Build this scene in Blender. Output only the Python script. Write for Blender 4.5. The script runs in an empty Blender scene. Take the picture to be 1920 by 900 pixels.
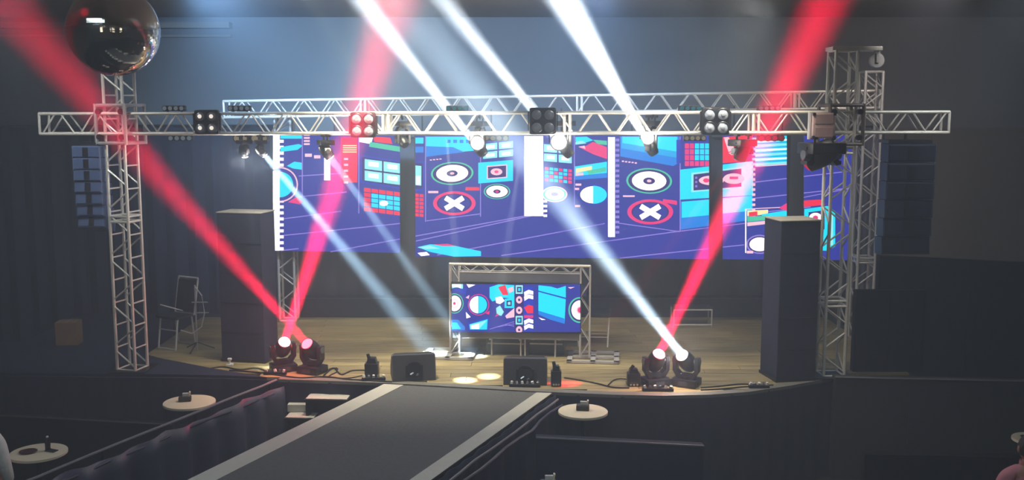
import bpy, bmesh, math, random
from mathutils import Vector, Matrix, Euler
random.seed(7)
scene = bpy.context.scene
C = scene.collection
PI = math.pi

# ------------------------------------------------------------------ camera
FPX, HOR, CAMZ = 1900.0, 205.0, 4.73
PITCH = math.atan((450 - HOR) / FPX)
cam_d = bpy.data.cameras.new('camera')
cam_d.sensor_width = 36.0
cam_d.lens = FPX / 1920 * 36.0
cam_d.clip_end = 200
cam = bpy.data.objects.new('camera', cam_d)
C.objects.link(cam)
cam.location = (0, 0, CAMZ)
cam.rotation_euler = (PI / 2 - PITCH, 0, 0)
scene.camera = cam
CP, SP = math.cos(PITCH), math.sin(PITCH)

def ray(px, py):
    u = (px - 960) / FPX
    v = (py - 450) / FPX
    return Vector((u, CP - v * SP, -(SP + v * CP)))

def at(px, py, Y):
    r = ray(px, py)
    return Vector((0, 0, CAMZ)) + r * (Y / r.y)

def onz(px, py, z):
    r = ray(px, py)
    return Vector((0, 0, CAMZ)) + r * ((z - CAMZ) / r.z)

# ------------------------------------------------------------------ world: dark hall filled with stage haze
HAZE = 0.029
w = bpy.data.worlds.new('world')
scene.world = w
w.use_nodes = True
nt = w.node_tree
nt.nodes.clear()
wo = nt.nodes.new('ShaderNodeOutputWorld')
bg = nt.nodes.new('ShaderNodeBackground')
bg.inputs['Color'].default_value = (0.5, 0.62, 0.85, 1)
bg.inputs['Strength'].default_value = 0.0
vs = nt.nodes.new('ShaderNodeVolumeScatter')
vs.inputs['Color'].default_value = (0.68, 0.82, 1.0, 1)
vs.inputs['Density'].default_value = HAZE
vs.inputs['Anisotropy'].default_value = 0.15
nt.links.new(bg.outputs[0], wo.inputs['Surface'])
nt.links.new(vs.outputs[0], wo.inputs['Volume'])

scene.view_settings.view_transform = 'Standard'
scene.view_settings.look = 'None'
scene.view_settings.gamma = 1
scene.view_settings.use_curve_mapping = False
scene.view_settings.exposure = 0.0
cy = scene.cycles
cy.use_denoising = True
cy.max_bounces = 6
cy.diffuse_bounces = 3
cy.glossy_bounces = 3
cy.volume_bounces = 0
cy.sample_clamp_indirect = 4
cy.use_light_tree = True

# house lights of the hall: dim downlights over the audience; truss, stage, wall and ceiling fills are added
def area(name, loc, size, power, col, aim, spread=180):
    d = bpy.data.lights.new(name, 'AREA')
    d.shape = 'DISK'
    d.size = size
    d.energy = power
    d.color = col
    d.spread = math.radians(spread)
    o = bpy.data.objects.new(name, d)
    C.objects.link(o)
    o.location = loc
    o.rotation_euler = (Vector(aim) - Vector(loc)).to_track_quat('-Z', 'Y').to_euler()
    return o

for i, (x, y) in enumerate(((-4.5, 7.2), (0.3, 6.4), (4.8, 7.2))):
    area('house_light', (x, y, 6.2), 2.0, (37, 38, 27)[i], (0.7, 0.88, 1.0), (x * 0.8, y + 2.5, 0), 110)
for x in (-5.6, -1.9, 1.9, 5.6):
    area('truss_fill', (x, 10.9, 6.25), 0.4, 16, (0.85, 0.93, 1.0), (x, 13.0, 4.3), 75)  # added fill without fixtures, brightens the front truss from above
area('stage_fill', (-1.6, 12.2, 6.25), 0.5, 110, (1.0, 0.93, 0.72), (-1.2, 14.0, 1.3), 80)  # added fill lamp without a fixture, brightens the plank floor
area('wall_fill', (-3.6, 12.0, 6.25), 0.6, 250, (0.32, 0.60, 1.0), (-2.9, 18.0, 4.6), 80)  # added blue fill, brightens the upper back wall
area('wall_fill', (1.0, 12.0, 6.25), 0.6, 110, (0.34, 0.58, 1.0), (0.8, 18.0, 4.6), 80)  # added blue fill for the middle of the back wall
area('wall_fill', (5.0, 12.0, 6.25), 0.6, 22, (0.95, 0.85, 0.85), (6.0, 18.0, 4.2), 80)  # added weak fill for the right part of the back wall
area('stage_fill', (2.8, 12.0, 6.25), 0.5, 40, (1.0, 0.94, 0.82), (2.6, 13.6, 1.3), 80)  # second added fill, brightens the right-hand planks
for x in (-4, 0, 4):
    area('house_light', (x, 0.5, 6.25), 2.0, 9, (1.0, 0.93, 0.8), (x, 1.0, 0))  # added behind the view so the ball mirrors a lit hall

for x in (-5, 0, 5):
    area('ceiling_fill', (x, -1.4, 5.2), 1.5, 12, (1.0, 0.95, 0.84), (x, 1.0, 6.4))  # added uplight, brightens the rear ceiling that the ball mirrors

# ------------------------------------------------------------------ materials
MATS = {}
def nodes_of(m):
    m.use_nodes = True
    m.node_tree.nodes.clear()
    return m.node_tree

def srgb(r, g, b):
    def f(c):
        c /= 255
        return c / 12.92 if c <= 0.04045 else ((c + 0.055) / 1.055) ** 2.4
    return (f(r), f(g), f(b), 1)

def mat(name, col, rough=0.6, metal=0.0, var=0.25, scale=8, bump=0.0, stretch=(1, 1, 1), spec=0.5):
    if name in MATS:
        return MATS[name]
    m = bpy.data.materials.new(name)
    t = nodes_of(m)
    out = t.nodes.new('ShaderNodeOutputMaterial')
    b = t.nodes.new('ShaderNodeBsdfPrincipled')
    t.links.new(b.outputs[0], out.inputs[0])
    b.inputs['Roughness'].default_value = rough
    b.inputs['Metallic'].default_value = metal
    b.inputs['Specular IOR Level'].default_value = spec
    tc = t.nodes.new('ShaderNodeTexCoord')
    mp = t.nodes.new('ShaderNodeMapping')
    mp.inputs['Scale'].default_value = stretch
    nz = t.nodes.new('ShaderNodeTexNoise')
    nz.inputs['Scale'].default_value = scale
    nz.inputs['Detail'].default_value = 4
    t.links.new(tc.outputs['Object'], mp.inputs[0])
    t.links.new(mp.outputs[0], nz.inputs['Vector'])
    mx = t.nodes.new('ShaderNodeMix')
    mx.data_type = 'RGBA'
    c = srgb(*col)
    mx.inputs[6].default_value = tuple(x * (1 - var) for x in c[:3]) + (1,)
    mx.inputs[7].default_value = tuple(min(1, x * (1 + var)) for x in c[:3]) + (1,)
    t.links.new(nz.outputs[0], mx.inputs[0])
    t.links.new(mx.outputs[2], b.inputs['Base Color'])
    if bump:
        bp = t.nodes.new('ShaderNodeBump')
        bp.inputs['Strength'].default_value = bump
        bp.inputs['Distance'].default_value = 0.02
        t.links.new(nz.outputs[0], bp.inputs['Height'])
        t.links.new(bp.outputs[0], b.inputs['Normal'])
    MATS[name] = m
    return m

def emit(name, col, strength, dark=(0, 0, 0)):
    if name in MATS:
        return MATS[name]
    m = bpy.data.materials.new(name)
    t = nodes_of(m)
    out = t.nodes.new('ShaderNodeOutputMaterial')
    e = t.nodes.new('ShaderNodeEmission')
    e.inputs[0].default_value = srgb(*col)
    e.inputs[1].default_value = strength
    t.links.new(e.outputs[0], out.inputs[0])
    MATS[name] = m
    return m

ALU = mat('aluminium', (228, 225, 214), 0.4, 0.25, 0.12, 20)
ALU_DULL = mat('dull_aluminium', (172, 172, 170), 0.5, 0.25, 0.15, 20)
BLACK = mat('black_plastic', (26, 27, 32), 0.38, 0, 0.2, 12)
BLACKM = mat('black_metal', (30, 31, 36), 0.42, 0.3, 0.2, 12)
CHROME = mat('chrome_bezel', (190, 195, 200), 0.2, 0.9, 0.05, 10)
NAVY = mat('navy_black_cloth', (40, 44, 62), 0.9, 0, 0.25, 6, 0.2, spec=0.15)
BLACKCLOTH = mat('black_cloth', (22, 23, 29), 0.92, 0, 0.25, 6, 0.2, spec=0.1)
DRAPE = mat('grey_drape', (92, 96, 108), 0.95, 0, 0.15, 3, spec=0.1)
SHEEN = mat('satin_black_cloth', (58, 62, 84), 0.45, 0, 0.25, 9, 0.25, spec=0.35)
CARPET = mat('runway_carpet', (92, 95, 98), 0.98, 0, 0.18, 26, 0.35, spec=0.05)
TAPE = mat('grey_tape', (176, 178, 172), 0.7, 0, 0.12, 12)
WALLM = mat('wall_paint', (120, 124, 130), 0.9, 0, 0.08, 0.8, spec=0.1)
WALLR = mat('wall_olive', (112, 106, 98), 0.9, 0, 0.12, 0.9, spec=0.1)
CEILM = mat('ceiling_board', (142, 142, 142), 0.9, 0, 0.12, 1.5, spec=0.1)
FLOORM = mat('hall_floor', (30, 31, 34), 0.6, 0, 0.2, 2)
GREYB = mat('grey_casing', (185, 160, 160), 0.6, 0, 0.12, 8)
WHITEP = mat('white_paint', (205, 207, 208), 0.5, 0, 0.08, 8)
TABLETOP = mat('table_laminate', (216, 208, 186), 0.5, 0, 0.07, 6)
CARD = mat('cardboard', (120, 98, 72), 0.9, 0, 0.15, 6)
GLASSM = mat('lamp_glass', (176, 184, 194), 0.25, 0.3, 0.1, 30)
CABLE = mat('black_rubber', (18, 18, 20), 0.6, 0, 0.1, 10)

E_WHITE = emit('lens_white', (255, 252, 240), 14)
E_WARM = emit('lens_warm', (255, 246, 222), 14)
E_RED = emit('lens_red', (255, 90, 110), 7)
E_REDW = emit('lens_red_hot', (255, 216, 220), 6)
E_DIM = emit('lens_dim', (255, 250, 240), 1.1)
E_CYAN = emit('lens_cyan', (70, 170, 190), 0.45)
E_GREY = emit('lens_grey', (150, 170, 185), 0.35)
E_WARMD = emit('lens_warm_dim', (205, 190, 160), 0.4)
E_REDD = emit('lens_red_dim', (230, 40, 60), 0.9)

# ------------------------------------------------------------------ mesh builder
class MB:
    def __init__(s):
        s.v, s.f, s.m = [], [], []
    def add(s, verts, faces, mi=0):
        o = len(s.v)
        s.v += [tuple(p) for p in verts]
        s.f += [tuple(i + o for i in f) for f in faces]
        s.m += [mi] * len(faces)
        return s
    def box(s, c, d, rot=None, mi=0, bev=0.0):
        bm = bmesh.new()
        bmesh.ops.create_cube(bm, size=1)
        bmesh.ops.scale(bm, vec=d, verts=bm.verts)
        if bev:
            bmesh.ops.bevel(bm, geom=list(bm.edges), offset=bev, segments=2, affect='EDGES', profile=0.6)
        M = Matrix.Translation(Vector(c))
        if rot is not None:
            M = M @ (rot.to_4x4() if not isinstance(rot, (tuple, list)) else Euler(rot).to_matrix().to_4x4())
        bm.transform(M)
        bm.verts.index_update()
        s.add([v.co for v in bm.verts], [[v.index for v in f.verts] for f in bm.faces], mi)
        bm.free()
        return s
    def tube(s, p0, p1, r, n=8, r1=None, mi=0, cap=True):
        p0, p1 = Vector(p0), Vector(p1)
        r1 = r if r1 is None else r1
        q = (p1 - p0).to_track_quat('Z', 'Y')
        A = [p0 + q @ Vector((r * math.cos(2 * PI * k / n), r * math.sin(2 * PI * k / n), 0)) for k in range(n)]
        B = [p1 + q @ Vector((r1 * math.cos(2 * PI * k / n), r1 * math.sin(2 * PI * k / n), 0)) for k in range(n)]
        F = [(k, (k + 1) % n, n + (k + 1) % n, n + k) for k in range(n)]
        if cap:
            F += [tuple(range(n - 1, -1, -1)), tuple(range(n, 2 * n))]
        return s.add(A + B, F, mi)
    def path(s, pts, r, n=6, mi=0):
        pts = [Vector(p) for p in pts]
        V, F = [], []
        for i, p in enumerate(pts):
            d = pts[min(i + 1, len(pts) - 1)] - pts[max(i - 1, 0)]
            q = d.to_track_quat('Z', 'Y')
            V += [p + q @ Vector((r * math.cos(2 * PI * k / n), r * math.sin(2 * PI * k / n), 0)) for k in range(n)]
            if i:
                o = (i - 1) * n
                F += [(o + k, o + (k + 1) % n, o + n + (k + 1) % n, o + n + k) for k in range(n)]
        F += [tuple(range(n - 1, -1, -1)), tuple(range(len(V) - n, len(V)))]
        return s.add(V, F, mi)
    def lathe(s, prof, n=20, M=None, mi=0):
        """prof: list of (radius, height) along local z"""
        M = M or Matrix()
        V, F = [], []
        for (r, h) in prof:
            V += [M @ Vector((r * math.cos(2 * PI * k / n), r * math.sin(2 * PI * k / n), h)) for k in range(n)]
        for i in range(len(prof) - 1):
            o = i * n
            F += [(o + k, o + (k + 1) % n, o + n + (k + 1) % n, o + n + k) for k in range(n)]
        F += [tuple(range(n - 1, -1, -1)), tuple(range(len(V) - n, len(V)))]
        return s.add(V, F, mi)
    def prism(s, poly, axis, a, b, mi=0):
        """poly of 2D points extruded along axis 'x','y','z' from a to b"""
        def P(p, h):
            return {'x': (h, p[0], p[1]), 'y': (p[0], h, p[1]), 'z': (p[0], p[1], h)}[axis]
        n = len(poly)
        V = [P(p, a) for p in poly] + [P(p, b) for p in poly]
        F = [tuple(range(n)), tuple(range(2 * n - 1, n - 1, -1))] + [(k, (k + 1) % n, n + (k + 1) % n, n + k) for k in range(n)]
        return s.add(V, F, mi)
    def mesh(s, name, mats, smooth=False):
        me = bpy.data.meshes.new(name)
        me.from_pydata(s.v, [], s.f)
        for m in (mats if isinstance(mats, (list, tuple)) else [mats]):
            me.materials.append(m)
        if any(s.m):
            me.polygons.foreach_set('material_index', s.m)
        bm = bmesh.new()
        bm.from_mesh(me)
        bmesh.ops.recalc_face_normals(bm, faces=bm.faces)
        bm.to_mesh(me)
        bm.free()
        if smooth:
            me.polygons.foreach_set('use_smooth', [True] * len(me.polygons))
            try:
                me.set_sharp_from_angle(angle=math.radians(40))
            except Exception:
                pass
        me.update()
        return me
    def build(s, name, mats, parent=None, smooth=False):
        o = bpy.data.objects.new(name, s.mesh(name, mats, smooth))
        C.objects.link(o)
        if parent:
            o.parent = parent
        return o

def inst(name, me, parent, loc=(0, 0, 0), rot=(0, 0, 0)):
    o = bpy.data.objects.new(name, me)
    C.objects.link(o)
    o.parent = parent
    o.location = loc
    o.rotation_euler = rot
    return o

def tag(o, label, cat, group=None, kind=None):
    o['label'] = label
    o['category'] = cat
    if group:
        o['group'] = group
    if kind:
        o['kind'] = kind
    return o

def thing(name, label, cat, loc=(0, 0, 0), rot=0, group=None):
    o = bpy.data.objects.new(name, None)
    C.objects.link(o)
    o.empty_display_size = 0.1
    o.location = loc
    o.rotation_euler = rot if isinstance(rot, (tuple, list, Euler)) else (0, 0, rot)
    return tag(o, label, cat, group)

def struct(name, mb, m, label=None):
    o = mb.build(name, m)
    o['kind'] = 'structure'
    if label:
        o['label'] = label
    return o

def spot(pos, aim, power, ang, col, radius=0.03, blend=0.35, name='beam_light'):
    d = bpy.data.lights.new(name, 'SPOT')
    d.energy = power
    d.spot_size = math.radians(ang)
    d.spot_blend = blend
    d.color = col
    d.shadow_soft_size = radius
    o = bpy.data.objects.new(name, d)
    C.objects.link(o)
    o.location = pos
    o.rotation_euler = (Vector(aim) - Vector(pos)).to_track_quat('-Z', 'Y').to_euler()
    return o

def beam(pos, aim, power, ang, col, dia=0.10, name='beam_light'):
    ang *= 1.55
    half = math.radians(ang) / 2
    flux = power / (4 * PI * PI) * PI * math.tan(half) ** 2
    o = area(name, pos, dia, flux * FLUXK, col, aim, ang)
    return o

FLUXK = 1.5
def glow(pos, power, col, name='lens_spill'):
    d = bpy.data.lights.new(name, 'POINT')
    d.energy = power
    d.color = col
    d.shadow_soft_size = 0.05
    o = bpy.data.objects.new(name, d)
    C.objects.link(o)
    o.location = pos
    return o

# ================================================================== THE HALL
ZS = 1.30                    # stage floor height
YAW = math.radians(-6)       # the stage is turned a little: right end nearer
struct('floor', MB().box((0, 9, -0.05), (24, 22, 0.1)), FLOORM)
struct('ceiling', MB().box((0, 9, 6.43), (24, 22, 0.2)), CEILM)
wb = struct('wall_back', MB().box((0, 18.2, 3.2), (26, 0.2, 6.6)), WALLM)
wb.rotation_euler = (0, 0, 0)
struct('wall_front', MB().box((0, -2.1, 3.2), (24, 0.2, 6.6)), WALLR)
struct('wall_left', MB().box((-11.0, 9, 3.2), (0.2, 20, 6.6)), WALLM)
struct('wall_right', MB().box((11.0, 9, 3.2), (0.2, 20, 6.6)), WALLR)
# cornice under the ceiling on the left
struct('trim_1', MB().box((-8.0, 17.98, 6.18), (6.2, 0.22, 0.10)).box((-8.0, 18.02, 6.0), (6.2, 0.12, 0.04)), CEILM)
# olive wall section at the right with a lower dark dado line
p0, p1 = at(1655, 300, 17.6), at(2050, 300, 17.6)
zt, zm = at(1800, 242, 17.6).z, 0
struct('wall_right_back', MB().box(((p0.x + p1.x) / 2, 17.82, zt / 2), (p1.x - p0.x, 0.55, zt)), WALLR)
struct('trim_2', MB().box(((p0.x + p1.x) / 2, 17.53, zt), (p1.x - p0.x, 0.05, 0.05)), WALLR)

# ------------------------------------------------------------------ drapes
def drape(name, label, xa, xb, y, z0, z1, m, amp=0.05, pitch=0.22, cat='curtain', yaw=0, ya=None, yb=None, thick=0.02, struct_kind=False):
    ya = y if ya is None else ya
    yb = y if yb is None else yb
    L = math.hypot(xb - xa, yb - ya)
    n = max(8, int(L / pitch * 6))
    V, F = [], []
    ux, uy = (xb - xa) / L, (yb - ya) / L
    rows = 5
    rnd = random.Random(int(xa * 100) + 7)
    ph = [rnd.uniform(-0.5, 0.5) for _ in range(n + 1)]
    for j in range(rows + 1):
        for i in range(n + 1):
            s = i / n * L
            a = amp * (0.6 + 0.4 * (1 - j / rows))
            d = a * math.sin(2 * PI * s / pitch + ph[i // 6 * 6] * 1.2) + a * 0.4 * math.sin(2 * PI * s / (pitch * 2.7))
            V.append((xa + ux * s - uy * d, ya + uy * s + ux * d, z0 + (z1 - z0) * j / rows))
    for j in range(rows):
        for i in range(n):
            o = j * (n + 1) + i
            F.append((o, o + 1, o + n + 2, o + n + 1))
    t = thing(name, label, cat, ((xa + xb) / 2, (ya + yb) / 2, z0))
    c = t.location
    V = [(x - c.x, yy - c.y, z - c.z) for x, yy, z in V]
    o = MB().add(V, F).build('cloth', m, t, smooth=True)
    md = o.modifiers.new('thickness', 'SOLIDIFY')
    md.thickness = thick
    b = MB().tube(((xa - c.x), (ya - c.y), z1 - c.z), ((xb - c.x), (yb - c.y), z1 - c.z), 0.025, 8).build('curtain_pipe', BLACKM, t)
    return t

xL, xR = at(522, 500, 16.6).x, at(1470, 500, 16.6).x
drape('backdrop_curtain', 'grey pleated backdrop curtain behind and below the large screen', xL, xR, 16.8, 1.63, 4.25, DRAPE, 0.025, 0.30)
drape('wing_curtain', 'black pleated wing curtain at the left behind the lattice tower', -9.4, xL - 0.05, 17.2, 0.0, 4.45, NAVY, 0.07, 0.34)
xa, xb = at(1590, 300, 15.9).x, at(1652, 300, 15.9).x
drape('leg_curtain', 'narrow grey leg curtain hanging behind the right rear tower', xa, xb, 15.9, 1.3, 4.45, DRAPE, 0.05, 0.16)

# ================================================================== STAGE
edge_px = [(-90, 700), (190, 704), (350, 705), (430, 706), (523, 710), (640, 714), (740, 718), (1030, 734), (1150, 739), (1240, 741), (1330, 739), (1400, 734), (1480, 722), (1562, 707)]
edge = [onz(x, y, ZS) for x, y in edge_px]
YB = 17.0
XRT = at(1632, 640, 14.6).x
poly = [(p.x, p.y) for p in edge] + [(XRT, edge[-1].y + 0.05), (XRT, YB), (edge[0].x, YB)]
stage = thing('stage', 'raised stage with a plank floor and a dark cloth covered front', 'stage', (0, 14, 0))
stage['kind'] = 'structure'
def sh(p):
    return [(x, y - 14) for x, y in p]
MB().prism(sh(poly), 'z', 0.0, ZS - 0.03).build('stage_body', NAVY, stage)
# skirt pleats round the front
V, F = [], []
pts = []
for a, b in zip(edge, edge[1:]):
    L = (b - a).length
    n = max(2, int(L / 0.035))
    for i in range(n):
        pts.append(a.lerp(b, i / n))
pts.append(edge[-1])
sdist = 0
for i, p in enumerate(pts):
    d = (pts[min(i + 1, len(pts) - 1)] - pts[max(i - 1, 0)]).normalized()
    nrm = Vector((d.y, -d.x, 0))
    sdist += 0.035
    for z, a in ((ZS - 0.02, 0.004), (ZS - 0.3, 0.012), (0.01, 0.022)):
        q = p + nrm * (0.03 + a * math.sin(sdist * 2 * PI / 0.26) + 0.4 * a * math.sin(sdist * 2 * PI / 0.61))
        V.append((q.x, q.y - 14, z))
for i in range(len(pts) - 1):
    for j in range(2):
        o = i * 3 + j
        F.append((o, o + 3, o + 4, o + 1))
MB().add(V, F).build('stage_skirt', NAVY, stage, smooth=True)
# aluminium trim along the wooden part of the edge
tb = MB()
tp = edge[4:]
for a, b in zip(tp, tp[1:]):
    d = (b - a).normalized()
    nrm = Vector((d.y, -d.x, 0))
    A, B = a + nrm * 0.035, b + nrm * 0.035
    A2, B2 = a - nrm * 0.10, b - nrm * 0.10
    z0, z1 = ZS - 0.035, ZS + 0.004
    tb.add([(q.x, q.y - 14, z) for z in (z0, z1) for q in (A, B, B2, A2)],
           [(3, 2, 1, 0), (4, 5, 6, 7), (0, 1, 5, 4), (1, 2, 6, 5), (2, 3, 7, 6), (3, 0, 4, 7)])
tb.build('edge_trim', mat('edge_vinyl', (112, 112, 108), 0.55, 0.1, 0.25, 14), stage)

# planks of the stage floor
def wood(name, c0, c1):
    m = bpy.data.materials.new(name)
    t = nodes_of(m)
    out = t.nodes.new('ShaderNodeOutputMaterial')
    b = t.nodes.new('ShaderNodeBsdfPrincipled')
    t.links.new(b.outputs[0], out.inputs[0])
    b.inputs['Roughness'].default_value = 0.42
    tc = t.nodes.new('ShaderNodeTexCoord')
    mp = t.nodes.new('ShaderNodeMapping')
    mp.inputs['Scale'].default_value = (0.8, 14, 14)
    oi = t.nodes.new('ShaderNodeObjectInfo')
    ad = t.nodes.new('ShaderNodeVectorMath')
    t.links.new(tc.outputs['Object'], mp.inputs[0])
    t.links.new(mp.outputs[0], ad.inputs[0])
    t.links.new(oi.outputs['Random'], ad.inputs[1])
    nz = t.nodes.new('ShaderNodeTexNoise')
    nz.inputs['Scale'].default_value = 2.5
    nz.inputs['Detail'].default_value = 6
    t.links.new(ad.outputs[0], nz.inputs['Vector'])
    r = t.nodes.new('ShaderNodeValToRGB')
    r.color_ramp.elements[0].position = 0.3
    r.color_ramp.elements[1].position = 0.75
    r.color_ramp.elements[0].color = srgb(*c0)
    r.color_ramp.elements[1].color = srgb(*c1)
    t.links.new(nz.outputs[0], r.inputs[0])
    hs = t.nodes.new('ShaderNodeHueSaturation')
    mr = t.nodes.new('ShaderNodeMapRange')
    mr.inputs['To Min'].default_value = 0.72
    mr.inputs['To Max'].default_value = 1.15
    t.links.new(oi.outputs['Random'], mr.inputs[0])
    t.links.new(mr.outputs[0], hs.inputs['Value'])
    t.links.new(r.outputs[0], hs.inputs['Color'])
    t.links.new(hs.outputs[0], b.inputs['Base Color'])
    return m
WOOD = wood('oak_planks', (112, 100, 68), (182, 168, 124))
wood_front = [(p.x, p.y) for p in ([onz(262, 673, ZS), onz(350, 690, ZS), onz(405, 700, ZS)] + edge[4:])]
def front_y(x):
    for (x0, y0), (x1, y1) in zip(wood_front, wood_front[1:]):
        if x0 <= x <= x1:
            return y0 + (y1 - y0) * (x - x0) / (x1 - x0) + 0.02
    return None
PW = 0.19
ROWX = []
y = 11.7
row = 0
bm_cache = {}
while y < 16.5:
    # x-range of the wood on this row
    xs = [wood_front[0][0] + i * 0.04 for i in range(int((XRT - wood_front[0][0]) / 0.04))]
    ok = []
    for x in xs:
        fy = front_y(x)
        if fy is None:
            fy = edge[-1].y + 0.05 if x > edge[-1].x else 99
        ok.append(fy < y - PW * 0.25)
    runs, start = [], None
    for x, k in zip(xs, ok):
        if k and start is None:
            start = x
        if not k and start is not None:
            runs.append((start, x)); start = None
    if start is not None:
        runs.append((start, xs[-1]))
    for a, b in runs:
        if b - a < 0.3:
            continue
        x = a - (row * 0.77 % 2.4) * 0
        cuts = [a]
        c = a + 0.9 + (row * 0.83) % 1.7
        while c < b - 0.5:
            cuts.append(c); c += 2.4
        cuts.append(b)
        for x0, x1 in zip(cuts, cuts[1:]):
            L = x1 - x0 - 0.006
            o = MB().box((0, 0, 0), (L, PW - 0.008, 0.03)).build('plank', WOOD, stage)
            o.location = ((x0 + x1) / 2, y - 14, ZS - 0.012 + random.uniform(-0.0015, 0.0015))
    y += PW
    row += 1
# left black deck cover
dk = [onz(-90, 699, ZS), onz(330, 703, ZS), onz(430, 705, ZS), onz(500, 708, ZS), onz(392, 690, ZS), onz(300, 672, ZS), onz(180, 640, ZS), onz(-90, 640, ZS)]
MB().prism([(p.x, p.y - 14) for p in dk], 'z', ZS - 0.03, ZS + 0.006).build('deck_cover', NAVY, stage)

# black plinth under the backdrop
pl = thing('backdrop_plinth', 'long black plinth under the grey backdrop curtain', 'plinth', ((xL + xR) / 2, 16.72, ZS + 0.003))
MB().box((0, 0, 0.16), (xR - xL, 0.42, 0.31), bev=0.01).build('plinth_body', BLACKCLOTH, pl)
MB().box((0, -0.2, 0.318), (xR - xL, 0.05, 0.012)).build('edge_strip', BLACKM, pl)

# ================================================================== RUNWAY
ZR = ZS - 0.01
li0, li1 = onz(754, 724, ZR), onz(480, 862, ZR)
lo0, lo1 = onz(731, 714, ZR), onz(480, 839, ZR)
ri0, ri1 = onz(1007, 736, ZR), onz(820, 864, ZR)
ro0, ro1 = onz(1042, 733, ZR), onz(820, 891, ZR)
rd = ((li1 - li0).normalized() + (lo1 - lo0).normalized() + (ri1 - ri0).normalized() + (ro1 - ro0).normalized()).normalized()
rn = Vector((-rd.y, rd.x, 0))           # points to the right-hand side seen from the camera? checked below
if rn.x < 0:
    rn = -rn
mid = (li0 + li1 + ri0 + ri1) / 4
def off(p):
    return (p - mid).dot(rn)
oLi, oLo = (off(li0) + off(li1)) / 2, (off(lo0) + off(lo1)) / 2
oRi, oRo = (off(ri0) + off(ri1)) / 2, (off(ro0) + off(ro1)) / 2
run = thing('runway', 'dark grey carpeted runway with pale tape edges leading up to the stage', 'runway', (mid.x, mid.y, 0), math.atan2(rd.y, rd.x))
# local: x along rd (towards the camera), y sideways
sgn = 1 if Vector((-rd.y, rd.x, 0)).dot(rn) > 0 else -1
def stage_end(o):
    # distance along -rd at which the line with offset o meets the stage edge
    best = None
    P = Vector((mid.x, mid.y)) + Vector((rn.x, rn.y)) * o
    for a, b in zip(edge, edge[1:]):
        d1 = Vector((-rd.x, -rd.y)); e = Vector((b.x - a.x, b.y - a.y))
        den = d1.x * e.y - d1.y * e.x
        if abs(den) < 1e-9:
            continue
        r_ = Vector((a.x, a.y)) - P
        t = (r_.x * e.y - r_.y * e.x) / den
        u = (r_.x * d1.y - r_.y * d1.x) / den
        if 0 <= u <= 1 and t > 0:
            best = t
    return -(best or 2.0)
XN = 5.5
def strip(o0, o1, z0, z1, name, m, inset=0.045):
    a0, a1 = stage_end(o0) + inset, stage_end(o1) + inset
    MB().prism([(a0, sgn * o0), (XN, sgn * o0), (XN, sgn * o1), (a1, sgn * o1)], 'z', z0, z1).build(name, m, run)
strip(oLo + 0.01, oRo - 0.01, ZR - 0.14, ZR - 0.006, 'deck_frame', BLACKM)
strip(oLo, oRo, ZR - 0.008, ZR, 'carpet', CARPET)
strip(oLo, oLi, ZR, ZR + 0.004, 'tape_strip', TAPE)
strip(oRi, oRo, ZR, ZR + 0.004, 'tape_strip', TAPE)
# pleated side skirts of the runway
def wavy_sheet(name, parent, m, x0, x1, yy, zt, zb, amp, pitch, sgn_out, thick=0.012, hem=0.0, seed=1):
    rnd = random.Random(seed)
    n = int((x1 - x0) / pitch * 7)
    rows = 7
    V, F = [], []
    for j in range(rows + 1):
        t = j / rows
        for i in range(n + 1):
            x = x0 + (x1 - x0) * i / n
            a = amp * (0.25 + 0.75 * t)
            d = a * math.sin(2 * PI * x / pitch) + 0.6 * a * math.sin(2 * PI * x / (pitch * 2.3) + 1)
            sag = hem * abs(math.sin(PI * x / 1.3)) ** 0.6
            V.append((x, yy + sgn_out * (0.02 + amp + d), zt - sag * (1 - t) + (zb - zt) * t))
    for j in range(rows):
        for i in range(n):
            o = j * (n + 1) + i
            F.append((o, o + 1, o + n + 2, o + n + 1))
    ob = MB().add(V, F).build(name, m, parent, smooth=True)
    md = ob.modifiers.new('thickness', 'SOLIDIFY')
    md.thickness = thick
    return ob
xs0 = stage_end(oRo) + 0.08
wavy_sheet('side_skirt', run, NAVY, xs0, XN, sgn * (oRo - 0.02), ZR - 0.01, 0.01, 0.05, 0.33, sgn)
wavy_sheet('side_skirt', run, NAVY, stage_end(oLo) + 0.08, XN, sgn * (oLo + 0.02), ZR - 0.03, 0.01, 0.03, 0.33, -sgn, seed=3)
# loose bunched hem along the right-hand edge
def hem_rope(name, parent, m, x0, x1, yy, zz, r, sd, wob=0.02):
    rnd = random.Random(sd)
    pts, x = [], x0
    while x < x1:
        pts.append((x, yy + rnd.uniform(-wob, wob), zz + rnd.uniform(-wob, wob) * 0.7))
        x += 0.34
    return MB().path(pts, r, 7).build(name, m, parent, smooth=True)
hem_rope('loose_hem', run, mat('grey_hem', (104, 106, 116), 0.6, 0, 0.3, 12), xs0, XN, sgn * (oRo + 0.10), ZR - 0.05, 0.014, 4, 0.012)  # highlight on the black cloth edge put into a grey colour
hem_rope('loose_hem', run, SHEEN, xs0, XN, sgn * (oRo + 0.15), ZR - 0.12, 0.016, 9, 0.02)

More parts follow.
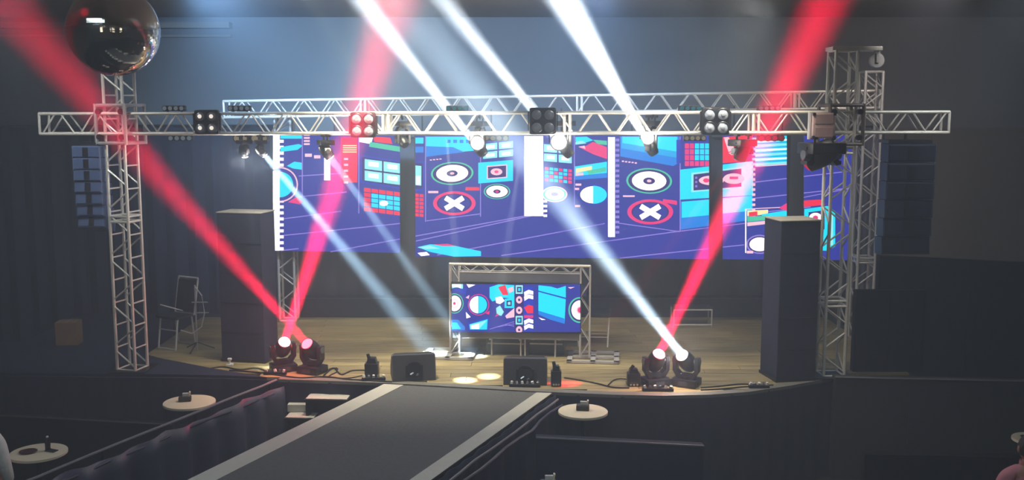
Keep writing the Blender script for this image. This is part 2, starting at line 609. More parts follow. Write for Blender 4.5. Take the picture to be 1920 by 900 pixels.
# cloth barrier at the left of the stair well
b0, b1 = onz(530, 712, ZR), onz(50, 893, ZR)
oB = (off(b0) + off(b1)) / 2
xB0 = (b0 - mid).dot(rd) + 0.05
bar = thing('cloth_barrier', 'black satin cloth barrier hung from a rail left of the runway', 'barrier', (mid.x, mid.y, 0), math.atan2(rd.y, rd.x))
wavy_sheet('cloth', bar, SHEEN, xB0, XN + 1.0, sgn * oB, ZR - 0.02, 0.012, 0.085, 0.47, sgn, hem=0.05, seed=5)
hem_rope('top_hem', bar, mat('grey_hem', (104, 106, 116), 0.6, 0, 0.3, 12), xB0, XN + 1.0, sgn * (oB + 0.02), ZR, 0.016, 12, 0.006)
hem_rope('top_hem', bar, SHEEN, xB0 + 0.2, XN + 1.0, sgn * (oB + 0.10), ZR - 0.10, 0.018, 15, 0.02)
for k in range(5):
    x = xB0 + 0.1 + k * 1.4
    MB().tube((x, sgn * (oB - 0.01), 0.0), (x, sgn * (oB - 0.01), ZR), 0.02, 8).build('post', BLACKM, bar)
# stairs in the well
st = thing('stage_steps', 'black steps with pale grey treads between runway and cloth barrier', 'stairs', (0, 0, 0))
for k, (px, py, z, wd, dp) in enumerate(((616, 744, 1.12, 0.52, 0.24), (566, 779, 0.90, 0.36, 0.22))):
    c = onz(px, py, z)
    Rz = Matrix.Rotation(math.radians(-4), 3, 'Z')
    MB().box((c.x, c.y, z - 0.02), (wd + 0.04, dp + 0.03, 0.035), rot=Rz).build('tread', BLACKM, st)
    MB().box((c.x, c.y, z + 0.003), (wd, dp, 0.010), rot=Rz).build('tread_tape', TAPE, st)
    for s_ in (-1, 1):
        MB().box((c.x + s_ * (wd / 2 - 0.02), c.y, (z - 0.04) / 2), (0.04, dp, z - 0.04), rot=Rz).build('step_side', BLACKM, st)
c = onz(556, 774, 0.905)
MB().box((c.x, c.y + 0.06, 0.905 + 0.055), (0.24, 0.10, 0.10), bev=0.01).build('kick_block', TAPE, st)

# ================================================================== TRUSSES
def truss(name, label, p0, p1, S=0.26, joints=(), pitch=0.245, m=ALU, r=0.021, rb=0.011, cat='truss', group=None, roll=0.0, gap=0.07, ladder=False):
    p0, p1 = Vector(p0), Vector(p1)
    d = p1 - p0
    L = d.length
    if abs(d.normalized().z) > 0.9:
        R = Euler((0, -PI / 2, 0)).to_matrix()       # local x -> up
        R = Matrix.Rotation(roll, 3, 'Z') @ R
    else:
        yaw = math.atan2(d.y, d.x)
        tilt = -math.asin(d.z / L)
        R = Matrix.Rotation(yaw, 3, 'Z') @ Matrix.Rotation(tilt, 3, 'Y')
    t = thing(name, label, cat, p0, R.to_euler(), group)
    h = S / 2
    cm = MB().tube((0, 0, 0), (L, 0, 0), r, 10).mesh('chord', m, True)
    for a in (-1, 1):
        for b in (-1, 1):
            inst('chord', cm, t, (0, a * h, b * h))
    nb = max(1, int(round(L / pitch)))
    pt = L / nb
    g = gap
    up = MB().tube((g / 2, 0, -h), (pt - g / 2, 0, h), rb, 6, cap=False).mesh('brace', m, True)
    dn = MB().tube((g / 2, 0, h), (pt - g / 2, 0, -h), rb, 6, cap=False).mesh('brace', m, True)
    fu = MB().tube((g / 2, -h, 0), (pt - g / 2, h, 0), rb, 6, cap=False).mesh('brace', m, True)
    fd = MB().tube((g / 2, h, 0), (pt - g / 2, -h, 0), rb, 6, cap=False).mesh('brace', m, True)
    rung = MB().tube((0, -h, 0), (0, h, 0), rb, 6, cap=False).mesh('brace', m, True)
    for k in range(nb):
        x = k * pt
        for a in (-1, 1):
            inst('brace', (up, dn)[k % 2], t, (x, a * h, 0))
            inst('brace', rung if ladder else (fu, fd)[k % 2], t, (x, 0, a * h))
    fr = MB()
    for a in (-1, 1):
        fr.tube((0, a * h, -h), (0, a * h, h), r * 0.8, 8).tube((0, -h, a * h), (0, h, a * h), r * 0.8, 8)
    fm = fr.mesh('end_frame', m, True)
    for x in [0, L] + [j + e for j in joints for e in (-0.035, 0.035)]:
        inst('end_frame', fm, t, (x, 0, 0))
    return t

YF = 13.0
zt_ = (at(960, 214, YF).z + at(960, 252, YF).z) / 2
TS = 0.255
fl, fr_ = at(83, 232, 13.15), at(1772, 229, 12.85)
def fx(px):           # distance along the front truss of a pixel column
    return (px - 83) / (1772 - 83) * (fr_ - fl).length
front = truss('lighting_truss', 'long front lattice truss carrying the lamps across the stage', fl, fr_, TS, [fx(398), fx(735), fx(1073), fx(1420)])
fdir = (fr_ - fl).normalized()
def fpt(px):
    return fl + fdir * fx(px)
rl, rr = at(425, 205, 16.0), at(1645, 186, 15.17)
rear = truss('lighting_truss', 'rear lattice truss higher up behind the front truss', rl, rr, 0.25, [2.2, (rr - rl).length * (1103 - 425) / 1220, (rr - rl).length * (1498 - 425) / 1220])
TW = 0.27
lt = at(249, 697, 13.15); lt.z = ZS
rt = at(1556, 708, 12.85); rt.z = ZS
LTR = math.radians(-14)
ltop = at(240, 90, 13.15).z
left_tower = truss('truss_tower', 'left lattice tower standing below the mirror ball', lt + Vector((0, 0, 0.02)), Vector((lt.x, lt.y, ltop)), TW, [2.0], pitch=0.31, roll=LTR, gap=0.09, ladder=True)
rtop = at(1577, 95, 12.85).z
right_tower = truss('truss_tower', 'right front lattice tower beside the tall black box', rt + Vector((0, 0, 0.02)), Vector((rt.x + 0.0, rt.y, rtop)), TW, [0.95, 2.9], pitch=0.31, roll=math.radians(2), gap=0.11)
rrt = at(1612, 640, 14.9)
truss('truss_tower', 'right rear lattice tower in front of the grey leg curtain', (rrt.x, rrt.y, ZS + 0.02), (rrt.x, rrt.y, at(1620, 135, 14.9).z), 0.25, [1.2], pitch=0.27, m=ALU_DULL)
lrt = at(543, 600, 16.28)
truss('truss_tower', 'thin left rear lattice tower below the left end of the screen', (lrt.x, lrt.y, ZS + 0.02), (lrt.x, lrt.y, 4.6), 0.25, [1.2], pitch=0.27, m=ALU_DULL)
# base plates
for nm, lab, p in (('base_plate', 'flat black base plate under the left front tower', lt), ('base_plate', 'flat black base plate under the right front tower', rt)):
    b = MB().box((0, 0, 0.012), (0.5, 0.5, 0.02), bev=0.004).build(nm, BLACKM)
    b.location = (p.x, p.y, ZS + 0.001)
    tag(b, lab, 'base plate')

# sleeve blocks with chain hoist
def sleeve(label, p, roll, m, hoist=True):
    t = thing('sleeve_block', label, 'sleeve block', p, roll)
    h = 0.21
    for a in (-1, 1):
        for b in (-1, 1):
            MB().tube((a * h, b * h, -0.26), (a * h, b * h, 0.26), 0.024, 8).build('post', m, t)
    for z in (-0.24, 0.24):
        fr = MB()
        for a in (-1, 1):
            fr.tube((-h, a * h, z), (h, a * h, z), 0.022, 8).tube((a * h, -h, z), (a * h, h, z), 0.022, 8)
        fr.build('ring_frame', m, t)
    for a in (-1, 1):
        for z in (-0.16, 0.16):
            MB().tube((a * h * 0.78, -h, z), (a * h * 0.78, -h, z + 0.001), 0.04, 10).tube((a * h * 0.78, -h - 0.03, z), (a * h * 0.78, -h + 0.03, z), 0.035, 12).build('wheel', BLACKM, t)
    return t
sl_m = mat('sleeve_steel', (120, 112, 110), 0.5, 0.5, 0.2, 10)
sleeve('aluminium sleeve block joining the truss to the left tower', (lt.x, lt.y, zt_), LTR, ALU_DULL)
sleeve('steel sleeve block joining the truss to the right tower', (rt.x, rt.y, zt_), math.radians(2), sl_m)
# pulley head on top of the right tower
t = thing('tower_head', 'flat metal head plate on top of the right front tower', 'tower head', (rt.x, rt.y, rtop + 0.02))
MB().box((0.13, 0, 0.0), (0.62, 0.30, 0.05), bev=0.008).build('plate', ALU, t)
MB().tube((0.42, -0.03, -0.14), (0.42, 0.03, -0.14), 0.09, 18).build('pulley', ALU_DULL, t, True)
MB().box((0.42, 0.05, -0.07), (0.04, 0.02, 0.2)).box((0.42, -0.05, -0.07), (0.04, 0.02, 0.2)).build('pulley_bracket', ALU_DULL, t)

# ================================================================== LAMPS
def moving_head(label, pivot, aim, up, lens_m, s=1.0, mount=None, yoke_yaw=None, dark=BLACK, group=None, bulge=1.0):
    """pivot: tilt axis centre; aim: direction; up=+1 floor fixture, -1 hanging"""
    pivot, aim = Vector(pivot), Vector(aim).normalized()
    H = 0.30 * s if mount is None else abs(mount - pivot.z)
    yaw = math.atan2(aim.x, -aim.y) if yoke_yaw is None else yoke_yaw
    base = Vector((pivot.x, pivot.y, pivot.z - up * H))
    t = thing('moving_head', label, 'stage light', base, yaw, group)
    U = up
    bh = 0.10 * s
    MB().box((0, 0, U * bh / 2), (0.34 * s, 0.28 * s, bh), bev=0.012 * s).build('base', dark, t, True)
    MB().box((0, -0.142 * s, U * bh / 2), (0.13 * s, 0.006, 0.055 * s)).build('display', mat('display_grey', (60, 66, 78), 0.2), t)
    for a in (-1, 1):
        MB().box((a * 0.172 * s, 0, U * bh / 2), (0.02 * s, 0.10 * s, 0.03 * s), bev=0.004).build('handle', dark, t)
    # yoke
    poly = []
    wO, wI = 0.175 * s, 0.125 * s
    zb, zt = bh + 0.01, H + 0.055 * s
    out = [(-wO, zt), (-wO, zb + 0.09 * s), (-wO + 0.06 * s, zb), (wO - 0.06 * s, zb), (wO, zb + 0.09 * s), (wO, zt),
           (wI, zt), (wI, zb + 0.10 * s), (wI - 0.05 * s, zb + 0.05 * s), (-wI + 0.05 * s, zb + 0.05 * s), (-wI, zb + 0.10 * s), (-wI, zt)]
    yk = MB()
    n = len(out)
    yd = 0.055 * s
    quads = [(0, 1, 10, 11), (1, 2, 9, 10), (2, 3, 8, 9), (3, 4, 7, 8), (4, 5, 6, 7)]
    V = [(x, -yd, U * z) for x, z in out] + [(x, yd, U * z) for x, z in out]
    F = [q for q in quads] + [tuple(n + i for i in reversed(q)) for q in quads] + [(k, (k + 1) % n, n + (k + 1) % n, n + k) for k in range(n)]
    yk.add(V, F)
    yk.tube((0, 0, U * bh), (0, 0, U * (zb + 0.02)), 0.08 * s, 14)
    yk.build('yoke', dark, t)
    for a in (-1, 1):
        MB().tube((a * wI * 0.9, 0, U * H), (a * (wO + 0.012 * s), 0, U * H), 0.045 * s, 14).build('pivot_cap', mat('cap_grey', (90, 92, 98), 0.35, 0.3), t, True)
    # head along aim
    Rw = Matrix.Rotation(yaw, 3, 'Z')
    la = Rw.transposed() @ aim
    q = la.to_track_quat('Z', 'Y').to_matrix().to_4x4()
    M = Matrix.Translation((0, 0, U * H)) @ q
    hd = MB().lathe([(0.05 * s, -0.155 * s), (0.085 * s, -0.145 * s), (0.108 * s, -0.09 * s), (0.115 * s, 0.0), (0.108 * s, 0.07 * s), (0.095 * s, 0.125 * s), (0.088 * s, 0.14 * s)], 22, M).build('head', dark, t, True)
    MB().lathe([(0.088 * s, 0.135 * s), (0.094 * s, 0.137 * s), (0.094 * s, 0.150 * s), (0.084 * s, 0.152 * s), (0.080 * s, 0.140 * s)], 22, M).build('bezel', CHROME if lens_m in (E_REDD, GLASSM) else dark, hd, True)
    MB().lathe([(0.082 * s, 0.140 * s), (0.074 * s, (0.140 + 0.018 * bulge) * s), (0.05 * s, (0.140 + 0.032 * bulge) * s), (0.02 * s, (0.140 + 0.038 * bulge) * s)], 20, M).build('lens', lens_m, hd, True)
    if up < 0:
        for a in (-1, 1):
            MB().tube((a * 0.10, 0, 0.0), (a * 0.10, 0, 0.05), 0.015, 8).box((a * 0.10, 0, 0.055), (0.05, 0.07, 0.03)).build('clamp', BLACKM, t)
    tip = pivot + aim * (0.16 + 0.04 * bulge) * s
    return t, tip

def px_dir(p, px, py, Y):
    return at(px, py, Y) - Vector(p)

RED = (1.0, 0.004, 0.045)
ICE = (0.78, 0.92, 1.0)
WHT = (1.0, 1.0, 1.0)
fh = []
def floor_head(label, px, py, pyb, target, lens, beams, glow_p, gcol):
    """px,py: lens centre; pyb: base row at stage height"""
    b = onz(px, pyb, ZS)
    b.y += 0.14
    H = 0.31
    piv = Vector((b.x, b.y, ZS + 0.006 + H))
    tgt = at(*target)
    aim = tgt - piv
    t, tip = moving_head(label, piv, aim, 1, lens, 0.94, mount=ZS + 0.006, yoke_yaw=max(-0.5, min(0.5, math.atan2(aim.x, -aim.y))))
    for power, ang, col, blend in beams:
        beam(tip, tgt, power, ang, col, 0.11)
    if glow_p:
        glow(tip + Vector((0, -0.06, 0.0)), glow_p * 9, gcol)
    return t
BP = 72.0
floor_head('floor moving head with white-hot red lens at the left stage edge', 527, 640, 700, (742, 0, 9.2), E_REDW, [(5000 * BP, 3.5, RED, 0.35)], 1.3, RED)
floor_head('floor moving head with dull red lens, right of the left pair', 582, 640, 704, (10, 6, 9.2), E_RED, [(2700 * BP, 3.6, RED, 0.5)], 1.2, RED)
floor_head('floor moving head glowing red, left of the right pair', 1232, 668, 728, (1550, 0, 9.2), E_REDW, [(5600 * BP, 3.7, RED, 0.35)], 1.3, RED)
floor_head('floor moving head with glaring white lens, rightmost on the stage edge', 1290, 668, 729, (752, 0, 9.2), E_WHITE, [(2300 * BP, 4.0, ICE, 0.5)], 3.0, (1, 0.97, 0.9))

zb_ = zt_ - TS / 2 - 0.02      # underside of the front truss
def hung_head(label, px, py, target, lens, beams, glow_p=0.0, gcol=(1, 1, 1), s=0.66, back=0.0):
    p = fpt(px)
    mz = p.z - TS / 2 - 0.085 if not back else p.z + 0.02
    piv = at(px, py, p.y - 0.02 + back)
    piv.z = min(piv.z, mz - 0.14)
    tgt = Vector(target) if len(target) == 3 and isinstance(target, Vector) else at(*target)
    aim = tgt - piv
    t, tip = moving_head(label, piv, aim, -1, lens, s, mount=mz, bulge=2.2 if back else 1.0)
    if back:
        Ri = Matrix.Rotation(-t.rotation_euler.z, 3, 'Z')
        MB().tube((0, 0, 0.03), Ri @ Vector((0, -back + TS / 2, 0.11)), 0.016, 8).build('outrigger', BLACKM, t)
    for power, ang, col, blend in beams:
        beam(tip, tgt, power * BP, ang, col, 0.09 * s / 0.66)
    if glow_p:
        glow(tip + aim.normalized() * 0.03 + Vector((0, -0.05, 0)), glow_p * 6.5, gcol)
    return t
hung_head('hanging moving head shining white, outermost at the left of the screen', 458, 282, onz(500, 690, ZS), E_WHITE, [(20, 5, ICE, 0.5)], 4, s=0.5)
hung_head('hanging moving head casting a pale beam down, just left of the screen', 489, 278, onz(812, 664, ZS), E_WHITE, [(2000, 4.2, (0.62, 0.86, 1.0), 0.5)], 4, s=0.5)
hung_head('hanging moving head beside the white bar of the left screen section', 611, 278, onz(888, 668, ZS), E_WHITE, [(1300, 3.4, (0.62, 0.86, 1.0), 0.5)], 4)
hung_head('small dim hanging moving head above the first dark screen gap', 755, 264, (590, 15, 15.0), E_DIM, [(170, 3.2, (0.9, 1.0, 0.7), 0.5)], 0.3, s=0.6, back=0.34)
hung_head('dark moving head behind the truss sending up the leftmost white beam', 900, 280, (668, -14, 14.0), E_WARM, [(3600, 5.6, WHT, 0.6)], 4, (1, .96, .88), back=0.34)
hung_head('dark moving head behind the truss sending up the middle white beam', 1062, 282, (820, -12, 14.0), E_WARM, [(3600, 5.2, WHT, 0.6)], 4, (1, .96, .88), back=0.34)
hung_head('dark moving head behind the truss sending up the broad right white beam', 1221, 278, (1050, -14, 14.0), E_WHITE, [(5200, 8.5, WHT, 0.5)], 4, (1, .98, .92), back=0.34)
def glare_lamp(label, px, py, r, gl):  # lamp added to make a glare point; beams come from heads behind
    p = fpt(px)
    c = at(px, py, p.y - 0.10)
    aim = (Vector((0.3, 4.0, 3.4)) - c).normalized()
    t = thing('glare_lamp', label, 'stage light', c)
    M = aim.to_track_quat('Z', 'Y').to_matrix().to_4x4()
    MB().lathe([(r * 0.45, -0.20), (r * 0.8, -0.18), (r * 1.08, -0.08), (r * 1.12, 0.0), (r * 1.12, 0.03), (r * 1.0, 0.03)], 22, M).build('can', BLACK, t, True)
    MB().lathe([(r * 1.0, 0.02), (r * 0.85, 0.045), (r * 0.5, 0.062), (r * 0.15, 0.068)], 22, M).build('lens', E_WHITE, t, True)
    zt = p.z - TS / 2 - c.z
    for a in (-1, 1):
        MB().box((a * r * 1.2, 0.06, zt / 2), (0.012, 0.03, abs(zt) + 0.03)).build('yoke_arm', BLACKM, t)
    MB().box((0, 0.07, zt + 0.005), (r * 2.4, 0.04, 0.02)).build('clamp', BLACKM, t)
    glow(c + aim * 0.12, gl, (1, 0.96, 0.88))
    return t
glare_lamp('added round lamp for the white glare under the truss left of the white column graphic', 895, 268, 0.085, 30)
glare_lamp('added round lamp for the brightest glare below the middle blinder', 1048, 266, 0.10, 42)
glare_lamp('added round lamp for the glare over the big cyan block', 1215, 259, 0.075, 26)
hung_head('unlit hanging moving head with a red lens right of the right blinder', 1392, 276, onz(1240, 760, 0.5), E_REDD, [], s=0.85)
# lamps that paint the pools on the stage floor
spot(fpt(845) + Vector((0, 0.25, -0.2)), onz(872, 713, ZS), 9000, 6.5, (1, 0.93, 0.75), 0.02, 1.0, 'pool_light')
spot(fpt(990) + Vector((0, 0.25, -0.2)), onz(916, 706, ZS), 9000, 6.5, (1, 0.93, 0.75), 0.02, 1.0, 'pool_light')
spot(fpt(1425) + Vector((0, 0.25, -0.2)), onz(1058, 720, ZS), 6500, 6, RED, 0.02, 1.0, 'pool_light')
spot(fpt(1425) + Vector((0, 0.2, -0.2)), onz(912, 716, ZS), 2600, 3.6, RED, 0.02, 1.0, 'pool_light')

# big moving head on the right tower and its grey control box
p = at(1540, 290, 12.5)
moving_head('large black moving head slung from the right end of the truss', p, Vector((-0.72, 0.30, -0.52)), -1, E_REDD, 1.35, mount=zt_ - TS / 2 - 0.09, yoke_yaw=0.25)
t = thing('control_box', 'reddish grey control box fixed to the truss at the right tower', 'control box', at(1540, 260, 12.55))
bx = MB().box((0, 0, 0.16), (0.27, 0.20, 0.31), bev=0.012).build('casing', GREYB, t, True)
MB().box((0, -0.102, 0.24), (0.22, 0.006, 0.11)).build('panel', mat('panel_grey', (165, 140, 142), 0.5), t)
MB().box((0, -0.102, 0.08), (0.22, 0.006, 0.11)).build('panel', mat('panel_grey', (165, 140, 142), 0.5), t)
MB().box((-0.155, 0, 0.16), (0.025, 0.06, 0.34), bev=0.004).build('side_rail', WHITEP, t)
for a in (-1, 1):
    for z in (0.02, 0.3):
        MB().box((a * 0.125, -0.09, z), (0.035, 0.04, 0.035), bev=0.006).build('corner', BLACKM, t)
MB().tube((0.0, 0.1, 0.2), (0.0, 0.24, 0.2), 0.03, 8).build('bracket', BLACKM, t)

# four-lamp blinders
def blinder(label, px, py, w_px, lit):
    p = fpt(px)
    s = w_px / FPX * 12.75
    yf = p.y - TS / 2 - 0.15
    c = at(px, py, yf)
    t = thing('blinder_light', label, 'stage light', (c.x, c.y, c.z - s / 2), 0, 'four-lamp blinders on the front truss')
    MB().box((0, 0.06, s / 2), (s, 0.10, s), bev=0.03).build('housing', BLACK, t, True)
    for a in (-1, 1):
        MB().box((a * (s / 2 + 0.012), 0.06, s / 2), (0.014, 0.04, s * 0.7)).build('side_bracket', BLACKM, t)
    MB().box((0, 0.145, s * 0.62), (0.05, 0.08, 0.05)).build('clamp', BLACKM, t)
    r = s * 0.205
    for a in (-1, 1):
        for b in (-1, 1):
            M = Matrix.Translation((a * s * 0.235, 0.015, s / 2 + b * s * 0.235)) @ Matrix.Rotation(PI / 2, 4, 'X')
            rg = MB().lathe([(r * 1.08, -0.01), (r * 1.1, 0.03), (r, 0.035), (r * 0.92, 0.02), (r * 0.45, 0.0)], 20, M).build('lamp', BLACKM, t, True)
            MB().lathe([(r * 0.93, 0.018), (r * 0.7, 0.027), (r * 0.3, 0.033)], 18, M).build('reflector', GLASSM, rg, True)
            MB().lathe([(r * 0.42, 0.030), (r * 0.36, 0.041), (r * 0.15, 0.047)], 12, M).build('bulb', lit, rg, True)
    return t
blinder('four-lamp blinder on the left stretch of truss beside the left tower', 386, 229, 46, E_DIM)
blinder('four-lamp blinder crossed by the red beam', 680, 234, 48, E_DIM)
blinder('black four-lamp blinder over the wide white column graphic', 1018, 227, 50, GLASSM)
blinder('black four-lamp blinder over the dark gap right of the big cyan block', 1343, 227, 52, GLASSM)

# four-lamp light bars
def light_bar(label, px, py, w_px, m, dy=0.0, top=True, n=4):
    p = fpt(px)
    yf = p.y + dy
    c = at(px, py, yf)
    W = w_px / FPX * yf
    t = thing('light_bar', label, 'stage light', (c.x, c.y, c.z))
    MB().box((0, 0.05, 0), (W, 0.07, 0.07), bev=0.01).build('housing', BLACKM, t, True)
    r = W / n * 0.47
    for k in range(n):
        M = Matrix.Translation((-W / 2 + W * (k + 0.5) / n, 0.02, 0)) @ Matrix.Rotation(PI / 2, 4, 'X')
        lm = MB().lathe([(r * 1.0, -0.02), (r * 1.05, 0.035), (r * 0.9, 0.04)], 14, M).build('lamp', BLACKM, t, True)
        MB().lathe([(r * 0.9, 0.036), (r * 0.6, 0.046), (r * 0.2, 0.05)], 14, M).build('lens', m, lm, True)
    z0 = (p.z + TS / 2 - c.z) if top else (p.z - TS / 2 - c.z)
    for a in (-0.3, 0.3):
        MB().box((a * W, 0.06, z0 / 2), (0.02, 0.03, abs(z0) + 0.02)).build('bracket', BLACKM, t)
    return t
for px, m, lab in ((325, E_GREY, 'dim light bar on top of the truss just right of the left tower'),
                   (448, E_GREY, 'pale light bar on top of the truss above the left screen edge'),
                   (857, E_CYAN, 'cyan light bar on top of the truss where a white beam starts'),
                   (1294, E_CYAN, 'cyan light bar on top of the truss beside the right blinder'),
                   (1442, E_GREY, 'pale light bar on top of the truss inside the right red beam')):
    light_bar(lab, px, 203, 42, m, -0.06)
for px, wd, m, lab in ((338, 46, E_GREY, 'dim light bar under the truss just right of the left tower'),
                       (470, 66, E_WARMD, 'warm lit light bar under the truss above two glaring heads'),
                       (930, 48, E_WARMD, 'warm dim light bar under the truss left of the white column graphic'),
                       (1303, 42, E_WARMD, 'pale light bar under the truss right of the big cyan block'),
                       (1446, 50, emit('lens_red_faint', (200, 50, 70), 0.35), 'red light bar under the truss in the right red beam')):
    light_bar(lab, px, 259, wd, m, 0.10, False)

# ================================================================== LED SCREENS
LEDC = at(1056, 480, 15.55)
LYAW = math.radians(-5)
LN = Vector((math.sin(LYAW), -math.cos(LYAW), 0))       # faces the camera
LU = Vector((math.cos(LYAW), math.sin(LYAW), 0))
class Screen:
    def __init__(s, centre, normal, u):
        s.c, s.n, s.u = centre, normal, u
        s.v, s.f, s.m, s.mats = [], [], [], []
        s.layer = 0
    def st(s, px, py):
        r = ray(px, py)
        o = Vector((0, 0, CAMZ))
        t = (s.c - o).dot(s.n) / r.dot(s.n)
        p = o + r * t - s.c
        return p.dot(s.u), p.z
    def poly(s, pts, m):
        s.layer += 1
        o = len(s.v)
        d = 0.0012 * (1 + s.layer * 0.02) + 0.001
        for x, y in pts:
            a, b = s.st(x, y)
            s.v.append((a, -d - s.layer * 0.00012, b))
        s.f.append(tuple(range(o, o + len(pts))))
        if m not in s.mats:
            s.mats.append(m)
        s.m.append(s.mats.index(m))
    def rect(s, x0, y0, x1, y1, m, sk=0.0):
        """sk: rise per pixel to the right (positive goes down)"""
        d = sk * (x1 - x0)
        s.poly([(x0, y0), (x1, y0 + d), (x1, y1 + d), (x0, y1)], m)
    def ell(s, cx, cy, rx, ry, m, tilt=0.0, n=28, a0=0, a1=2 * PI):
        P = []
        full = abs(a1 - a0 - 2 * PI) < 1e-6
        for k in range(n if full else n + 1):
            a = a0 + (a1 - a0) * k / n
            P.append((cx + rx * math.cos(a), cy + ry * math.sin(a) + tilt * rx * math.cos(a)))
        s.poly(P, m)
    def line(s, x0, y0, x1, y1, wd, m):
        d = Vector((x1 - x0, y1 - y0)).normalized()
        n = Vector((-d.y, d.x)) * wd / 2
        s.poly([(x0 + n.x, y0 + n.y), (x1 + n.x, y1 + n.y), (x1 - n.x, y1 - n.y), (x0 - n.x, y0 - n.y)], m)
    def build(s, parent, name='screen_image'):
        me = bpy.data.meshes.new(name)
        me.from_pydata(s.v, [], s.f)
        for m in s.mats:
            me.materials.append(m)
        me.polygons.foreach_set('material_index', s.m)
        me.update()
        o = bpy.data.objects.new(name, me)
        C.objects.link(o)
        o.parent = parent
        return o
ES = 1.4
pP = emit('led_violet', (46, 54, 160), ES)
pD = emit('led_dark_violet', (52, 40, 120), ES)
pW = emit('led_white', (255, 250, 255), 2.0)
pC = emit('led_cyan', (0, 218, 250), ES * 1.1)
pC2 = emit('led_pale_cyan', (150, 240, 250), ES)
pB = emit('led_blue', (10, 130, 235), ES)
pB2 = emit('led_deep_blue', (34, 60, 190), ES)
pM = emit('led_magenta', (235, 50, 130), ES)
pR = emit('led_red', (240, 40, 80), ES)
pG = emit('led_green', (70, 200, 170), ES)
pL = emit('led_lilac', (140, 125, 225), ES)
pY = emit('led_cream', (250, 240, 180), ES)
pPk = emit('led_pink', (250, 200, 225), ES)

def ring_target(S, cx, cy, rx, ry, t=0.0):
    S.ell(cx, cy, rx, ry, pG, t); S.ell(cx, cy, rx * .91, ry * .9, pD, t); S.ell(cx, cy, rx * .75, ry * .74, pW, t)
    S.ell(cx, cy, rx * .26, ry * .27, pD, t); S.ell(cx, cy, rx * .10, ry * .11, pPk, t)
def cross_button(S, cx, cy, rx, ry):
    S.ell(cx, cy, rx, ry, pM); S.ell(cx, cy, rx * .82, ry * .80, pD); S.ell(cx, cy, rx * .74, ry * .71, pP)
    S.line(cx - rx * .42, cy - ry * .46, cx + rx * .42, cy + ry * .46, ry * .42, pW)
    S.line(cx - rx * .42, cy + ry * .46, cx + rx * .42, cy - ry * .46, ry * .42, pW)
def panes(S, x0, y0, x1, y1, sk=0.06, m=None):
    xm, ym = (x0 + x1) / 2, (y0 + y1) / 2
    for a, b in ((x0, xm - 1.5), (xm + 1.5, x1)):
        for c, d in ((y0, ym - 1.5), (ym + 1.5, y1)):
            o = sk * (a - x0)
            S.rect(a, c + o, b, d + o, m or pC2, sk)
            S.rect(a + (b - a) * .22, c + o + (d - c) * .25, a + (b - a) * .8, c + o + (d - c) * .7, pW, sk)
def dots(S, x0, y0, x1, y1, nx, ny, mf, sk=0.05):
    dx, dy = (x1 - x0) / nx, (y1 - y0) / ny
    for i in range(nx):
        for j in range(ny):
            m = mf(i, j)
            if m:
                S.rect(x0 + i * dx + .8, y0 + j * dy + .8 + sk * i * dx, x0 + (i + 1) * dx - .8, y0 + (j + 1) * dy - .8 + sk * i * dx, m, sk)
def ticks(S, x0, x1, y0, y1, step, m):
    y = y0
    while y < y1:
        S.rect(x0, y, x1, y + step * .5, m); y += step

